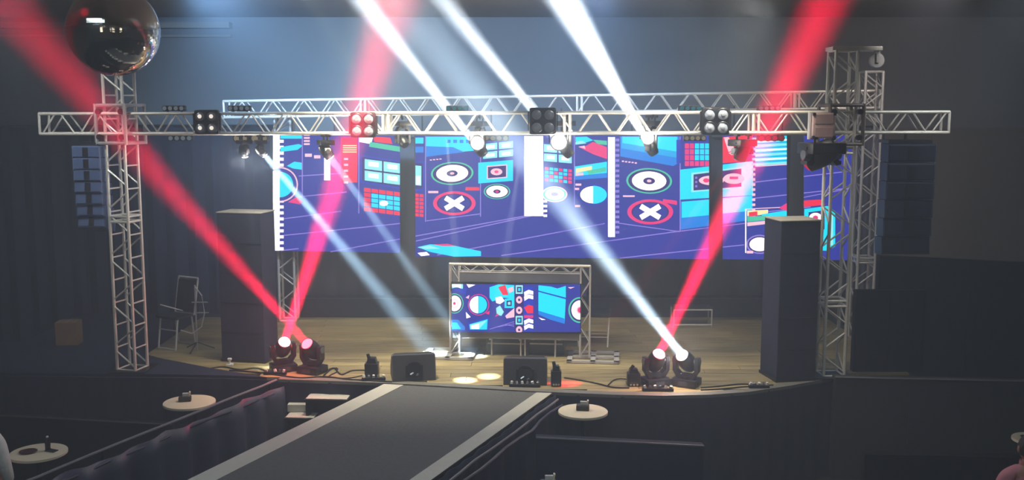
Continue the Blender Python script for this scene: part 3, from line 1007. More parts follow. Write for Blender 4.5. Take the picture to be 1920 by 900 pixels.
def clipped(S, x0, x1):
    return S
def art(S, a, b):
    """draws the picture; only shapes between columns a and b are kept, clipped to them"""
    orig = S.poly
    def cp(pts, m):
        def clip(P, lim, keep_less):
            out = []
            for i in range(len(P)):
                p, q = P[i], P[(i + 1) % len(P)]
                ip = (p[0] <= lim) == keep_less or p[0] == lim
                iq = (q[0] <= lim) == keep_less or q[0] == lim
                if ip:
                    out.append(p)
                if ip != iq:
                    t = (lim - p[0]) / (q[0] - p[0])
                    out.append((lim, p[1] + t * (q[1] - p[1])))
            return out
        P = clip(pts, b, True)
        if len(P) > 2:
            P = clip(P, a, False)
        if len(P) > 2:
            orig(P, m)
    S.poly = cp
    # sloping lilac guide lines
    for x0, y0, x1, y1 in ((526, 411, 640, 396), (526, 442, 760, 418), (620, 472, 1000, 402), (526, 470, 560, 466), (780, 452, 1022, 399), (820, 478, 1134, 419),
                           (940, 479, 1270, 434), (1270, 434, 1412, 417), (1162, 484, 1395, 459), (1412, 342, 1600, 320), (1412, 372, 1600, 352), (1412, 400, 1520, 388), (560, 330, 640, 325), (560, 369, 650, 360)):
        S.line(x0, y0, x1, y1, 1.8, pL)
    # left section
    S.rect(512, 254, 524.5, 470, pW); ticks(S, 524, 532, 262, 468, 11.2, pW)
    S.rect(526, 254, 566, 260, pC)
    S.poly([(526, 276), (560, 270), (568, 273), (558, 281), (526, 285)], pC)
    S.poly([(538, 311), (552, 303), (566, 305), (566, 318), (550, 316)], pC)
    S.line(567, 255, 567, 372, 2, pL)
    S.ell(525, 346, 34, 33, pPk); S.ell(525, 346, 31.5, 30.5, pP); S.ell(525, 346, 25, 24, pC)
    S.rect(512, 320, 524.5, 380, pW)
    S.poly([(540, 379), (556, 369), (568, 378), (562, 383)], pM)
    for k in range(4):
        S.rect(570, 251 + k * 5.8, 581, 254.5 + k * 5.8, pPk)
    S.rect(572, 288, 585, 294, pPk); S.rect(589, 291, 601, 297, pPk)
    S.rect(608, 268, 619.5, 338, pW)
    S.rect(640, 258, 670, 342, pR)
    for k in range(4):
        S.rect(643, 272 + k * 4, 669, 274 + k * 4, pY)
    for k in range(5):
        S.rect(645, 296 + k * 11, 653, 300 + k * 11, pPk)
    S.poly([(674, 255), (700, 256), (696, 270), (674, 266)], pW)
    S.poly([(700, 256), (732, 258), (736, 270), (702, 266)], pR)
    S.poly([(694, 266), (752, 275), (752, 285), (692, 275)], pG)
    S.line(673, 256, 673, 400, 2, pL)
    S.poly([(675, 290), (752, 302), (752, 354), (675, 342)], pB2)
    S.poly([(679, 294), (752, 305), (752, 351), (679, 339)], pD)
    panes(S, 684, 298, 752, 338, 0.13)
    dots(S, 682, 351, 752, 396, 5, 5, lambda i, j: pC if (1 <= i <= 4 and 1 <= j <= 3) else pR, 0.13)
    S.ell(720, 381, 8, 5, pW)
    # second section
    S.rect(776, 258, 794, 269, pC); S.rect(776, 275, 794, 286, pB)
    S.rect(778, 303, 796, 358, pB2); S.rect(778, 306, 793, 354, pD); S.rect(778, 310, 790, 347, pC2, 0.1); S.rect(780, 330, 788, 346, pW)
    dots(S, 777, 362, 795, 406, 2, 6, lambda i, j: pR, 0.1)
    S.line(798, 255, 798, 416, 1.8, pL)
    S.poly([(799, 256), (876, 256), (894, 282), (850, 286), (799, 294)], pC)
    S.poly([(799, 274), (850, 276), (870, 285), (799, 294)], pB)
    for k in range(5):
        S.rect(838 + k * 12, 262, 845 + k * 12, 268, pB)
    for k in range(4):
        S.rect(806 + k * 6, 299 - k * .6, 810 + k * 6, 301 - k * .6, pPk)
    ring_target(S, 848, 325, 40, 21.5, -0.04)
    cross_button(S, 852, 381, 40, 22.5)
    S.rect(803, 358, 822, 362, pPk); S.rect(873, 351, 899, 357, pR)
    S.line(800, 414, 900, 401, 1.6, pL); S.line(901, 256, 901, 406, 1.8, pL)
    panes(S, 906, 270, 962, 298, -0.1)
    S.rect(897, 305, 962, 344, pC, -0.08); S.rect(913, 311, 951, 336, pPk, -0.08); S.rect(915, 313, 949, 334, pD, -0.08)
    S.ell(931, 322, 11, 6.5, pPk); S.ell(931, 322, 4, 2.5, pM)
    S.ell(932, 359, 25, 14.5, pG); S.ell(932, 359, 22.5, 13, pD); S.ell(932, 359, 20, 11, pW); S.ell(932, 359, 7, 4, pD); S.ell(932, 359, 3, 2, pM)
    S.poly([(783, 463), (806, 458), (850, 460), (902, 471), (902, 480), (852, 481), (806, 472)], pC)
    S.poly([(783, 474), (800, 472), (806, 478), (790, 480)], pW)
    S.poly([(812, 458), (840, 457), (856, 461), (830, 461)], pM)
    S.poly([(783, 464), (806, 460), (826, 466), (800, 467)], pC2)
    S.rect(983, 255, 1018.5, 405, pW); ticks(S, 1019, 1026, 375, 404, 9, pW)
    panes(S, 1020, 270, 1072, 302, 0.08)
    dots(S, 1021, 312, 1073, 340, 6, 4, lambda i, j: pM if (i + j) % 3 == 0 or i == 5 else pC, 0.1)
    S.ell(1040, 364, 24, 15, pPk); S.ell(1040, 364, 21.5, 13, pG); S.ell(1040, 364, 18, 11, pW); S.ell(1040, 364, 7, 4, pL)
    S.line(1077, 256, 1077, 384, 1.8, pL)
    S.poly([(1079, 257), (1100, 256), (1112, 263), (1092, 269), (1079, 265)], pC)
    S.poly([(1079, 266), (1092, 264), (1100, 269), (1079, 271)], pC2)
    S.poly([(1112, 262), (1138, 264), (1138, 272), (1120, 270)], pG)
    S.poly([(1086, 276), (1100, 273), (1112, 266), (1138, 276), (1138, 298), (1112, 289)], pM)
    S.poly([(1084, 275), (1096, 273), (1098, 279)], pPk)
    S.poly([(1078, 312), (1138, 303), (1138, 332), (1078, 336)], pC)
    S.poly([(1080, 316), (1110, 311), (1110, 318), (1080, 324)], pY)
    S.poly([(1100, 320), (1136, 313), (1136, 321), (1104, 327)], pG)
    S.rect(1080, 324, 1094, 330, pPk)
    S.poly([(1078, 330), (1138, 324), (1138, 333), (1078, 337)], pB)
    S.rect(1079, 344, 1090, 348, pPk); S.rect(1078, 352, 1086, 356, pPk); S.rect(1078, 384, 1088, 388, pPk)
    S.ell(1112, 365, 30, 19.5, pB2); S.ell(1112, 365, 27, 17.5, pD)
    S.ell(1112, 365, 24, 16, pW, 0, 16, PI / 2, 3 * PI / 2); S.ell(1112, 365, 26, 17, pC, 0, 16, -PI / 2, PI / 2)
    S.rect(1140, 257, 1153, 444, pW); ticks(S, 1154, 1161, 260, 442, 9.6, pL)
    S.poly([(1163, 256), (1273, 256), (1273, 305), (1262, 311), (1163, 293)], pB)
    S.poly([(1165, 256), (1271, 256), (1271, 296), (1165, 278)], emit('led_azure', (0, 170, 245), ES))
    S.poly([(1167, 256), (1269, 256), (1269, 284), (1167, 268)], pC)
    for k in range(5):
        S.rect(1166 + k * 6, 301 + k * .8, 1170 + k * 6, 303.5 + k * .8, pPk)
    ring_target(S, 1217, 339, 43, 24, 0.02)
    cross_button(S, 1219, 397, 43, 23.5)
    S.rect(1168, 366, 1190, 369, pPk); S.poly([(1243, 373), (1269, 376), (1269, 384), (1243, 379)], pM)
    S.line(1160, 418, 1275, 434, 1.6, pL); S.line(1275, 256, 1275, 432, 2, pL)
    S.rect(1268, 262, 1276, 306, pB2)
    dots(S, 1283, 268, 1330, 312, 5, 4, lambda i, j: (pM if i < 2 or j > 2 else pC), 0.0)
    S.poly([(1275, 318), (1412, 302), (1412, 366), (1275, 374)], pC)
    S.poly([(1296, 324), (1394, 313), (1394, 352), (1296, 360)], pC2)
    S.poly([(1300, 327), (1390, 316), (1390, 350), (1300, 357)], pD)
    for k in range(3):
        S.rect(1303, 331 + k * 8, 1307, 335 + k * 8, pL)
    S.ell(1334, 338, 24, 9, pPk); S.ell(1376, 335, 20, 10, pPk); S.ell(1324, 338, 6, 4, pM); S.rect(1368, 331, 1384, 336, pM)
    S.poly([(1276, 378), (1412, 366), (1412, 412), (1276, 430)], pB)
    S.poly([(1278, 378), (1410, 367), (1410, 395), (1278, 408)], pC)
    # third section
    S.rect(1355, 257, 1411, 306, pR, -0.08); S.poly([(1357, 258), (1366, 257), (1378, 280), (1366, 285)], pPk)
    S.poly([(1366, 287), (1392, 276), (1396, 282), (1372, 291)], pPk)
    S.rect(1398, 258, 1411, 300, pM)
    ticks(S, 1410, 1416, 258, 414, 9.5, pPk)
    S.rect(1416, 258, 1476, 312, pC, -0.06)
    for k in range(6):
        S.rect(1416, 264 + k * 8.6, 1476, 266.8 + k * 8.6, pC2 if k % 2 else pW, -0.06)
    for k in range(5):
        S.rect(1416, 269 + k * 8.6, 1476, 270.5 + k * 8.6, pB, -0.06)
    S.line(1416, 312, 1476, 308, 2, pPk)
    S.line(1398, 392, 1398, 474, 2.2, pW); S.line(1398, 392, 1476, 388, 1.6, pPk)
    S.poly([(1401, 395), (1440, 393), (1440, 402), (1401, 405)], pY)
    S.poly([(1426, 402), (1476, 394), (1476, 408), (1436, 410)], pC)
    S.poly([(1401, 406), (1440, 404), (1444, 412), (1401, 416)], pG)
    S.poly([(1404, 398), (1420, 396), (1420, 404), (1404, 406)], pR)
    S.poly([(1401, 417), (1444, 413), (1444, 419), (1401, 424)], pPk)
    S.ell(1424, 458, 25, 18, pL); S.ell(1424, 458, 22, 15.5, pD); S.ell(1424, 458, 19, 13, pW); S.rect(1400, 470, 1412, 475, pPk)
    S.poly([(1460, 390), (1476, 380), (1476, 396)], pM)
    # fourth section
    S.poly([(1507, 376), (1538, 374), (1548, 384), (1507, 388)], pR)
    S.poly([(1508, 392), (1552, 386), (1566, 396), (1566, 462), (1552, 470), (1508, 470)], pC)
    S.poly([(1516, 398), (1546, 394), (1546, 430), (1516, 434)], pD); S.ell(1529, 408, 12, 9, pW); S.ell(1529, 408, 5, 4, pM)
    S.rect(1556, 400, 1562, 460, pC2)
    S.line(1507, 370, 1600, 352, 1.6, pL)
    S.poly = orig

secs = [(512, 750, 470, 474, 'leftmost section of the large screen with the tall white ruler graphic'),
        (779, 1329, 481, 486, 'widest section of the large screen with ring and cross buttons'),
        (1355, 1475, 486, 487, 'narrow section of the large screen with cyan and white stripes'),
        (1507, 1598, 487, 488, 'right end section of the large screen behind the tower')]
rear_z = lambda x: rl.z + (rr.z - rl.z) * (x - rl.x) / (rr.x - rl.x) - 0.06
for x0, x1, yb0, yb1, lab in secs:
    S = Screen(LEDC, LN, LU)
    a = S.st(x0, yb0); b = S.st(x1, yb1); c = S.st(x1, 254); d = S.st(x0, 254)
    top = max(c[1], d[1]); bot = min(a[1], b[1])
    t = thing('led_screen', lab, 'screen', LEDC, LYAW, 'sections of the large stage screen')
    MB().box(((a[0] + b[0]) / 2, 0.055, (top + bot) / 2), (b[0] - a[0], 0.10, top - bot)).build('cabinet', BLACKM, t)
    base = MB().add([(a[0], -0.0006, a[1]), (b[0], -0.0006, b[1]), (c[0], -0.0006, c[1]), (d[0], -0.0006, d[1])], [(0, 1, 2, 3)]).build('screen_face', pP, t)
    S2 = Screen(LEDC, LN, LU)
    art(S2, x0, x1)
    S2.build(base, 'screen_image')
    n = max(2, int((b[0] - a[0]) / 1.0) + 1)
    for k in range(n):
        xx = a[0] + 0.12 + (b[0] - a[0] - 0.24) * k / (n - 1)
        wp = LEDC + LU * xx
        hz = rear_z(wp.x) - LEDC.z
        MB().tube((xx, 0.06, top), (xx, 0.06, max(hz, top + 0.05)), 0.012, 6).build('hanger', BLACKM, t)

# ================================================================== DJ BOOTH
BY = 13.75
bc = onz(972, 672, ZS)
BYAW = math.radians(-6)
booth = thing('dj_booth', 'silver truss framed booth with a built-in screen at centre stage', 'booth', (bc.x, bc.y, ZS + 0.004), BYAW)
SB = Screen(Vector((bc.x, bc.y, ZS)) + Vector((math.sin(BYAW), -math.cos(BYAW), 0)) * 0.02, Vector((math.sin(BYAW), -math.cos(BYAW), 0)), Vector((math.cos(BYAW), math.sin(BYAW), 0)))
W0, W1 = SB.st(842, 600)[0], SB.st(1106, 600)[0]
ZT = SB.st(972, 500)[1]
s0, s1 = SB.st(847, 575)[0], SB.st(1088, 575)[0]
zs0, zs1 = SB.st(968, 624)[1], SB.st(968, 533)[1]
def mini_truss(nm, p0, p1, S, n, m=ALU_DULL):
    # four chords and lacing as one corner upright of the booth
    p0, p1 = Vector(p0), Vector(p1)
    d = (p1 - p0)
    ax = d.normalized()
    e1 = Vector((0, 1, 0))
    e2 = ax.cross(e1)
    up = None
    h = S / 2
    main = MB()
    for a in (-1, 1):
        for b in (-1, 1):
            o = e1 * a * h + e2 * b * h
            main.tube(p0 + o, p1 + o, 0.012, 8)
    fr = main.build(nm, m, booth, True)
    for k in range(n):
        q0, q1 = p0 + d * (k / n), p0 + d * ((k + 1) / n)
        s_ = 1 if k % 2 else -1
        for a in (-1, 1):
            MB().tube(q0 + e2 * a * h - e1 * s_ * h, q1 + e2 * a * h + e1 * s_ * h, 0.007, 6).build('brace', m, fr)
            MB().tube(q0 + e1 * a * h - e2 * s_ * h, q1 + e1 * a * h + e2 * s_ * h, 0.007, 6).build('brace', m, fr)
yo = 0.10
for xx in (W0 + 0.07, W1 - 0.07):
    mini_truss('upright', (xx, yo, 0.03), (xx, yo, ZT), 0.13, 6)
mini_truss('top_beam', (W0 + 0.14, yo, ZT - 0.05), (W1 - 0.14, yo, ZT - 0.05), 0.10, 12)
MB().tube((W0, yo - 0.07, ZT + 0.012), (W1, yo - 0.07, ZT + 0.012), 0.017, 8).build('top_rail', ALU, booth, True)
for xx in (W0 + 0.0, W1 + 0.05):
    b = MB()
    for (ax, ay, bx_, by_) in ((-.32, -.28, .32, -.28), (-.32, .28, .32, .28), (-.32, -.28, -.32, .28), (.32, -.28, .32, .28), (0, -.28, 0, .28), (-.32, 0, .32, 0)):
        b.box((xx + (ax + bx_) / 2, yo + (ay + by_) / 2, 0.02), (abs(bx_ - ax) + 0.07, abs(by_ - ay) + 0.07, 0.03))
    b.build('foot_frame', ALU_DULL, booth)
# cloth panels above and below the screen, screen cabinet
MB().box(((s0 + s1) / 2, 0.05, (zs1 + ZT - 0.08) / 2 + 0.0), (s1 - s0, 0.012, ZT - 0.08 - zs1)).build('top_panel', mat('booth_grey', (84, 86, 96), 0.8), booth)
MB().box(((s0 + s1) / 2, 0.05, zs0 - 0.055), (s1 - s0, 0.012, 0.11)).build('bottom_panel', mat('booth_grey2', (96, 94, 92), 0.8), booth)
MB().box(((s0 + s1) / 2, 0.055, (zs0 + zs1) / 2), (s1 - s0 + 0.02, 0.08, zs1 - zs0 + 0.02)).build('cabinet', BLACKM, booth)
yf = 0.0
SBd = Vector((bc.x, bc.y, ZS + 0.004)) - Vector((math.sin(BYAW), -math.cos(BYAW), 0)) * (-0.004)
B2 = Screen(SBd, SB.n, SB.u)
def bq(x0, y0, x1, y1):
    p = [B2.st(x0, y0), B2.st(x1, y0), B2.st(x1, y1), B2.st(x0, y1)]
    return p
q = bq(847, 533, 1088, 623)
face = MB().add([(x, -0.002 - 0.0, z) for x, z in q], [(0, 1, 2, 3)]).build('screen_face', pP, booth)
face.location = (0, 0.012, 0)
X0, Y0, KX = 820, 480, 4.09
def bx2(x):
    return X0 + x / KX
def by2(y):
    return Y0 + y / KX
def bp(pts, m):
    B2.poly([(min(1088, max(847, bx2(x))), min(623, max(533, by2(y)))) for x, y in pts], m)
def brect(x0, y0, x1, y1, m, sk=0.0):
    d = sk * (x1 - x0)
    bp([(x0, y0), (x1, y0 + d), (x1, y1 + d), (x0, y1)], m)
def bell(cx, cy, rx, ry, m, a0=0, a1=2 * PI, n=24):
    bp([(cx + rx * math.cos(a0 + (a1 - a0) * k / n), cy + ry * math.sin(a0 + (a1 - a0) * k / n)) for k in range(n + (0 if a1 - a0 > 6 else 1))], m)
bp([(110, 212), (195, 215), (195, 258), (150, 240), (110, 250)], pC2)
bp([(112, 216), (180, 218), (180, 245), (112, 236)], pW)
bp([(222, 215), (290, 222), (240, 245)], pW)
bp([(110, 255), (150, 255), (215, 300), (225, 250), (205, 250), (200, 290)], pB2)
bell(130, 365, 70, 78, pG); bell(130, 365, 63, 70, pD); bell(130, 365, 52, 60, pW); bell(130, 365, 30, 34, pPk); bell(130, 365, 24, 28, pW); bell(130, 365, 10, 12, pM)
bell(315, 375, 82, 82, pM); bell(315, 375, 76, 76, pB2); bell(315, 375, 70, 70, pD)
bell(312, 375, 66, 66, pW, PI / 2, 3 * PI / 2); bell(314, 375, 66, 66, pC, -PI / 2, PI / 2)
bp([(215, 320), (245, 300), (240, 330)], pPk); bp([(218, 430), (255, 470), (222, 480)], pW); bp([(365, 440), (400, 420), (395, 450)], pM)
bp([(110, 490), (160, 490), (210, 545), (210, 568), (110, 568)], pB); bp([(112, 510), (150, 512), (180, 560), (112, 562)], pC)
bp([(230, 515), (395, 465), (395, 570), (235, 570)], pB2); bp([(245, 525), (385, 485), (380, 565), (250, 565)], pC); bp([(250, 530), (380, 495), (318, 562), (250, 562)], pC2); bp([(262, 535), (318, 520), (318, 560), (262, 560)], pW)
bp([(400, 240), (470, 218), (590, 225), (590, 330), (510, 320), (420, 350), (400, 320)], pC)
bp([(465, 240), (520, 222), (545, 300), (500, 300)], pR); bp([(540, 250), (580, 235), (585, 270), (550, 285)], pPk)
bp([(445, 320), (490, 310), (515, 345), (480, 370), (450, 360)], pW); bp([(450, 400), (480, 380), (510, 430), (490, 460), (455, 450)], pC2); bp([(515, 330), (590, 320), (590, 400), (515, 400)], pC)
bp([(530, 345), (570, 340), (570, 385), (530, 385)], pD); bp([(540, 355), (560, 352), (560, 375), (540, 375)], pC2)
bp([(520, 460), (590, 400), (590, 470), (530, 480)], pPk); bp([(440, 470), (470, 455), (460, 440)], pM)
brect(590, 218, 662, 575, pD)
for k, yy in enumerate((225, 305, 385, 460, 535)):
    if k in (0, 3):
        brect(600, yy, 655, yy + 66, pC2); brect(610, yy + 12, 646, yy + 54, pD); brect(619, yy + 22, 637, yy + 44, pC)
    else:
        bell(627, yy + 32, 24, 28, pPk); bell(627, yy + 32, 9, 10, pD)
brect(662, 235, 735, 575, pB2)
for yy in (270, 305, 490, 530):
    bp([(664, yy + 8), (700, yy - 10), (735, yy), (735, yy + 28), (700, yy + 20), (668, yy + 40)], pW)
bp([(664, 395), (700, 375), (735, 385), (735, 440), (690, 440)], pR); brect(664, 455, 735, 475, pM)
bp([(775, 225), (870, 235), (920, 250), (985, 230), (985, 320), (775, 265)], pC)
bp([(775, 272), (985, 330), (975, 520), (870, 490), (775, 450)], pC)
bp([(775, 420), (975, 480), (975, 520), (870, 490), (775, 450)], pB)
bp([(775, 265), (985, 320), (985, 332), (775, 275)], pB2)
bp([(1000, 240), (1055, 238), (1020, 252)], pPk); bp([(775, 470), (830, 490), (800, 492)], pW)
bell(1092, 415, 88, 100, pG); bell(1092, 415, 76, 88, pD); bell(1092, 415, 64, 74, pW); bell(1092, 415, 26, 30, pPk); bell(1092, 415, 16, 20, pM)
for k in range(4):
    bp([(400 + k * 60, 560 - k * 18), (590, 500 + k * 18), (590, 505 + k * 18), (400 + k * 60, 565 - k * 18)], pL)
im = B2.build(face, 'screen_image')
im.location = (0, 0, 0)
# lower front: legs, black equipment cases seen under the screen
zl = zs0 - 0.12
for px in (975, 983, 1040, 920):
    xx = B2.st(px, 650)[0]
    MB().tube((xx, 0.12, 0.0), (xx, 0.12, zl + 0.02), 0.012, 8).build('leg', ALU_DULL, booth)
MB().box((0, 0.62, 0.84), (W1 - W0 - 0.1, 0.9, 0.04), bev=0.006).build('worktop', BLACKM, booth)
def rack(label, px, wd, h, y_off):
    xx = B2.st(px, 650)[0]
    P = booth.matrix_basis if False else None
    base = Vector((bc.x, bc.y, ZS + 0.004)) + SB.u * xx - SB.n * y_off
    t = thing('equipment_case', label, 'equipment case', base, BYAW)
    MB().box((0, 0, h / 2), (wd, 0.4, h), bev=0.012).build('body', BLACK, t, True)
    MB().box((0, -0.203, h * 0.5), (wd * 0.92, 0.008, 0.02)).build('trim_strip', ALU_DULL, t)
    for a in (-1, 1):
        MB().box((a * wd * 0.38, -0.205, h * 0.72), (0.05, 0.014, 0.035), bev=0.004).build('latch', CHROME, t)
    return t
rack('black equipment case with latches under the booth at the left', 945, 0.56, 0.30, 0.42)
rack('black equipment case with latches under the booth at the right', 1022, 0.50, 0.32, 0.42)

# folding table frame with silver legs behind the booth at the right
tb_ = onz(1118, 662, ZS); tb_.y += 0.55
t = thing('folding_stand', 'black topped stand with slanted silver legs right of the booth', 'stand', (tb_.x, tb_.y, ZS + 0.004), BYAW)
MB().box((0, 0, 0.47), (0.50, 0.45, 0.05), bev=0.008).build('top', BLACK, t)
for a, b in ((-1, -1), (1, -1), (-1, 1), (1, 1)):
    MB().tube((a * 0.21, b * 0.19, 0.0), (a * 0.23, b * 0.13, 0.46), 0.013, 8).build('leg', ALU, t)
for b in (-1, 1):
    MB().tube((-0.215, b * 0.17, 0.14), (0.215, b * 0.17, 0.14), 0.009, 6).build('crossbar', ALU_DULL, t)

# low metal framed riser at the back right
rb_ = onz(1292, 606, ZS)
t = thing('low_bench', 'low silver framed bench in front of the backdrop at the right', 'bench', (rb_.x, 15.9, ZS + 0.004))
MB().box((0, 0, 0.30), (0.62, 0.3, 0.03), bev=0.004).build('top', BLACKM, t)
f = MB()
for z in (0.04, 0.28):
    f.tube((-0.3, -0.15, z), (0.3, -0.15, z), 0.012, 6)
f.build('rail', ALU_DULL, t)
for a in (-1, 1):
    for b in (-1, 1):
        MB().tube((a * 0.3, b * 0.14, 0), (a * 0.3, b * 0.14, 0.29), 0.012, 6).build('leg', ALU_DULL, t)

# ================================================================== TALL BLACK BOXES
def tall_box(label, px0, px1, pxc, ytop, ybot, depth, yaw):
    b = onz((px0 + px1) / 2, ybot, ZS)
    wpx = (px1 - px0) / FPX * b.y * 1.01
    z1 = at((px0 + px1) / 2, ytop, b.y).z
    t = thing('speaker_tower', label, 'speaker tower', (b.x, b.y + depth / 2, ZS + 0.004), yaw)
    wd = (wpx - depth * abs(math.sin(yaw))) / math.cos(yaw)
    H = z1 - ZS - 0.004
    MB().box((0, 0, H / 2), (wd, depth, H), bev=0.012).build('cloth_cover', NAVY, t)
    MB().box((0, 0, H + 0.006), (wd + 0.015, depth + 0.015, 0.014), bev=0.003).build('lit_top', mat('lit_top', (150, 146, 134), 0.6), t)  # light on the black tower's top put into a pale colour
    for k in range(1, 5):
        MB().box((0, -depth / 2 - 0.004, H * k / 5), (wd * 0.99, 0.006, 0.008)).build('seam', BLACKCLOTH, t)
    MB().box((0, 0, 0.02), (wd + 0.02, depth + 0.02, 0.04)).build('plinth', BLACKM, t)
    return t
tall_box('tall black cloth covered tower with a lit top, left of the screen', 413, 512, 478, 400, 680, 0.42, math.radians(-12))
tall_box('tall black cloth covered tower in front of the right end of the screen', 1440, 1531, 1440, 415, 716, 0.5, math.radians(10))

# ================================================================== HANGING SPEAKERS
def line_array(label, px, ytop, ybot, Y, wpx, n, lean, m):
    top = at(px, ytop, Y); bot = at(px, ybot, Y)
    wd = wpx / FPX * Y
    H = (top.z - bot.z) / n
    zc = fpt(px).z - TS / 2 - 0.02
    t = thing('line_array', label, 'loudspeaker', (top.x, top.y, bot.z))
    fb = MB().box((0, 0.05, n * H + 0.02), (wd * 0.9, 0.35, 0.04)).tube((0, 0.05, n * H), (0, 0.05, max(zc - bot.z, n * H + 0.05)), 0.02, 8)
    fb.build('flying_frame', BLACKM, t)
    for k in range(n):
        z = (n - k - 0.5) * H
        a = lean * k / n
        yo_ = 0.10 * (k / n) ** 2
        c = MB().prism([(-wd / 2, -0.2), (wd / 2, -0.2), (wd / 2 * 0.8, 0.22), (-wd / 2 * 0.8, 0.22)], 'z', -H * 0.47, H * 0.47).build('cabinet', m, t)
        c.location = (0, yo_, z)
        c.rotation_euler = (-a, 0, 0)
        g = MB().box((0, -0.206, 0), (wd * 0.94, 0.014, H * 0.8), bev=0.004).build('grille', mat('speaker_grille', (40, 44, 60), 0.45, 0.4, 0.3, 60) if m.name == 'speaker_navy' else mat('grille_blue_lit', (84, 104, 146), 0.45, 0.2, 0.3, 60), c)  # paler grille copy carries the blue light on the left stack
        MB().box((0, -0.215, 0), (wd * 0.2, 0.008, H * 0.7)).build('horn', BLACKM, c)
    return t
line_array('stack of speakers hung from the truss at the far left', 172, 272, 432, 13.1, 50, 7, 0.3, mat('speaker_blue_lit', (92, 110, 150), 0.55))  # blue light on this stack put into its cabinet colour
line_array('stack of speakers hung from the truss at the far right', 1700, 268, 478, 12.9, 90, 6, 0.12, mat('speaker_navy', (44, 52, 74), 0.6))

# ================================================================== RIGHT-HAND BLACK FLATS AND LOWER WALLS
def flat(name, label, px0, px1, ytop, Y, m, zbot=0.0, cat='stage flat', thick=0.12, rim=None, ytop2=None):
    a, b = at(px0, ytop, Y), at(px1, ytop2 or ytop, Y)
    t = thing(name, label, cat, ((a.x + b.x) / 2, Y, zbot))
    x0, x1 = -(b.x - a.x) / 2, (b.x - a.x) / 2
    MB().prism([(x0, 0), (x1, 0), (x1, b.z - zbot), (x0, a.z - zbot)], 'y', 0, thick).build('panel', m, t)
    d = Vector((x1 - x0, 0, b.z - a.z))
    if rim:
        MB().tube((x0, -0.01, a.z - zbot), (x1, -0.01, b.z - zbot), 0.012, 6).build('top_edge', rim, t)
    n = max(2, int((x1 - x0) / 0.9))
    for k in range(n + 1):
        xx = x0 + 0.02 + (x1 - x0 - 0.04) * k / n
        MB().box((xx, -0.004, (min(a.z, b.z) - zbot) / 2), (0.02, 0.012, min(a.z, b.z) - zbot - 0.02)).build('batten', m, t)
    return t
flat('stage_flat', 'tall black masking flat along the right edge of the hall', 1650, 1990, 480, 14.0, BLACKCLOTH, ytop2=496)
flat('stage_flat', 'lower black masking flat next to the right rear tower', 1606, 1738, 545, 13.0, BLACKCLOTH, zbot=ZS + 0.006, ytop2=545)
RIMG = mat('rim_grey', (96, 98, 106), 0.6)
flat('low_wall', 'dark grey low wall right of the stage corner', 1566, 1990, 707, 12.55, mat('lower_wall', (50, 50, 52), 0.85), cat='low wall', rim=RIMG, ytop2=716)
flat('crowd_barrier', 'black crowd barrier at the lower right below the low wall', 1622, 1990, 852, 11.3, BLACKCLOTH, cat='barrier', ytop2=860)
flat('crowd_barrier', 'black crowd barrier with a pale top edge right of the runway', 1005, 1320, 820, 10.95, NAVY, cat='barrier', rim=RIMG, ytop2=836)
flat('crowd_barrier', 'black crowd barrier behind the white-shirted person at the left', -90, 322, 774, 11.85, BLACKCLOTH, cat='barrier', rim=mat('rim_dark', (60, 62, 66), 0.6), ytop2=796)

# ================================================================== THINGS ON THE STAGE EDGE
def wedge(label, px0, px1, ytop, ybot, yaw):
    b = onz((px0 + px1) / 2, ybot, ZS)
    wd = (px1 - px0) / FPX * b.y * 0.97
    H = (ybot - ytop) / FPX * b.y * 1.0
    t = thing('stage_monitor', label, 'loudspeaker', (b.x, b.y + 0.02, ZS + 0.006), yaw)
    D = 0.42
    prof = [(0.0, 0.0), (0.0, H * 0.55), (0.05, H * 0.72), (D * 0.62, H), (D, H * 0.80), (D, 0.0)]
    prof = [(0.0, 0.0), (0.06, H), (0.16, H * 1.0), (D, H * 0.35), (D, 0.0)]
    MB().prism(prof, 'x', -wd / 2, wd / 2).build('cabinet', mat('monitor_black', (46, 48, 54), 0.6), t)
    MB().prism([(x, z) for x, z in ((0.16, H + 0.004), (0.17, H + 0.008), (D, H * 0.36 + 0.008), (D, H * 0.35))], 'x', -wd * 0.46, wd * 0.46).build('grille', BLACKM, t)
    ph = MB().box((0, 0.012, H * 0.4), (0.22, 0.03, 0.16), bev=0.01).build('connector_plate', BLACK, t)
    M = Matrix.Translation((0, 0.0, H * 0.46)) @ Matrix.Rotation(PI / 2, 4, 'X')
    MB().lathe([(0.10, -0.03), (0.105, 0.004), (0.08, 0.006), (0.075, -0.01)], 20, M).build('port_ring', BLACKM, t, True)
    MB().tube((-0.05, -0.02, H * 0.28), (-0.01, -0.02, H * 0.36), 0.012, 6).tube((0.03, -0.02, H * 0.24), (0.05, -0.02, H * 0.31), 0.012, 6).build('plug', CHROME, t)
    for a in (-1, 1):
        MB().prism([(y * 0.98 + 0.004, z * 0.98) for y, z in prof], 'x', a * wd / 2, a * (wd / 2 + 0.012)).build('side_cheek', mat('cheek_grey', (84, 82, 80), 0.6), t)
    return t
wedge('black wedge monitor beside the left edge of the runway', 735, 818, 667, 716, math.radians(10))
wedge('grey-black wedge monitor beside the right edge of the runway', 943, 1026, 674, 724, math.radians(-3))

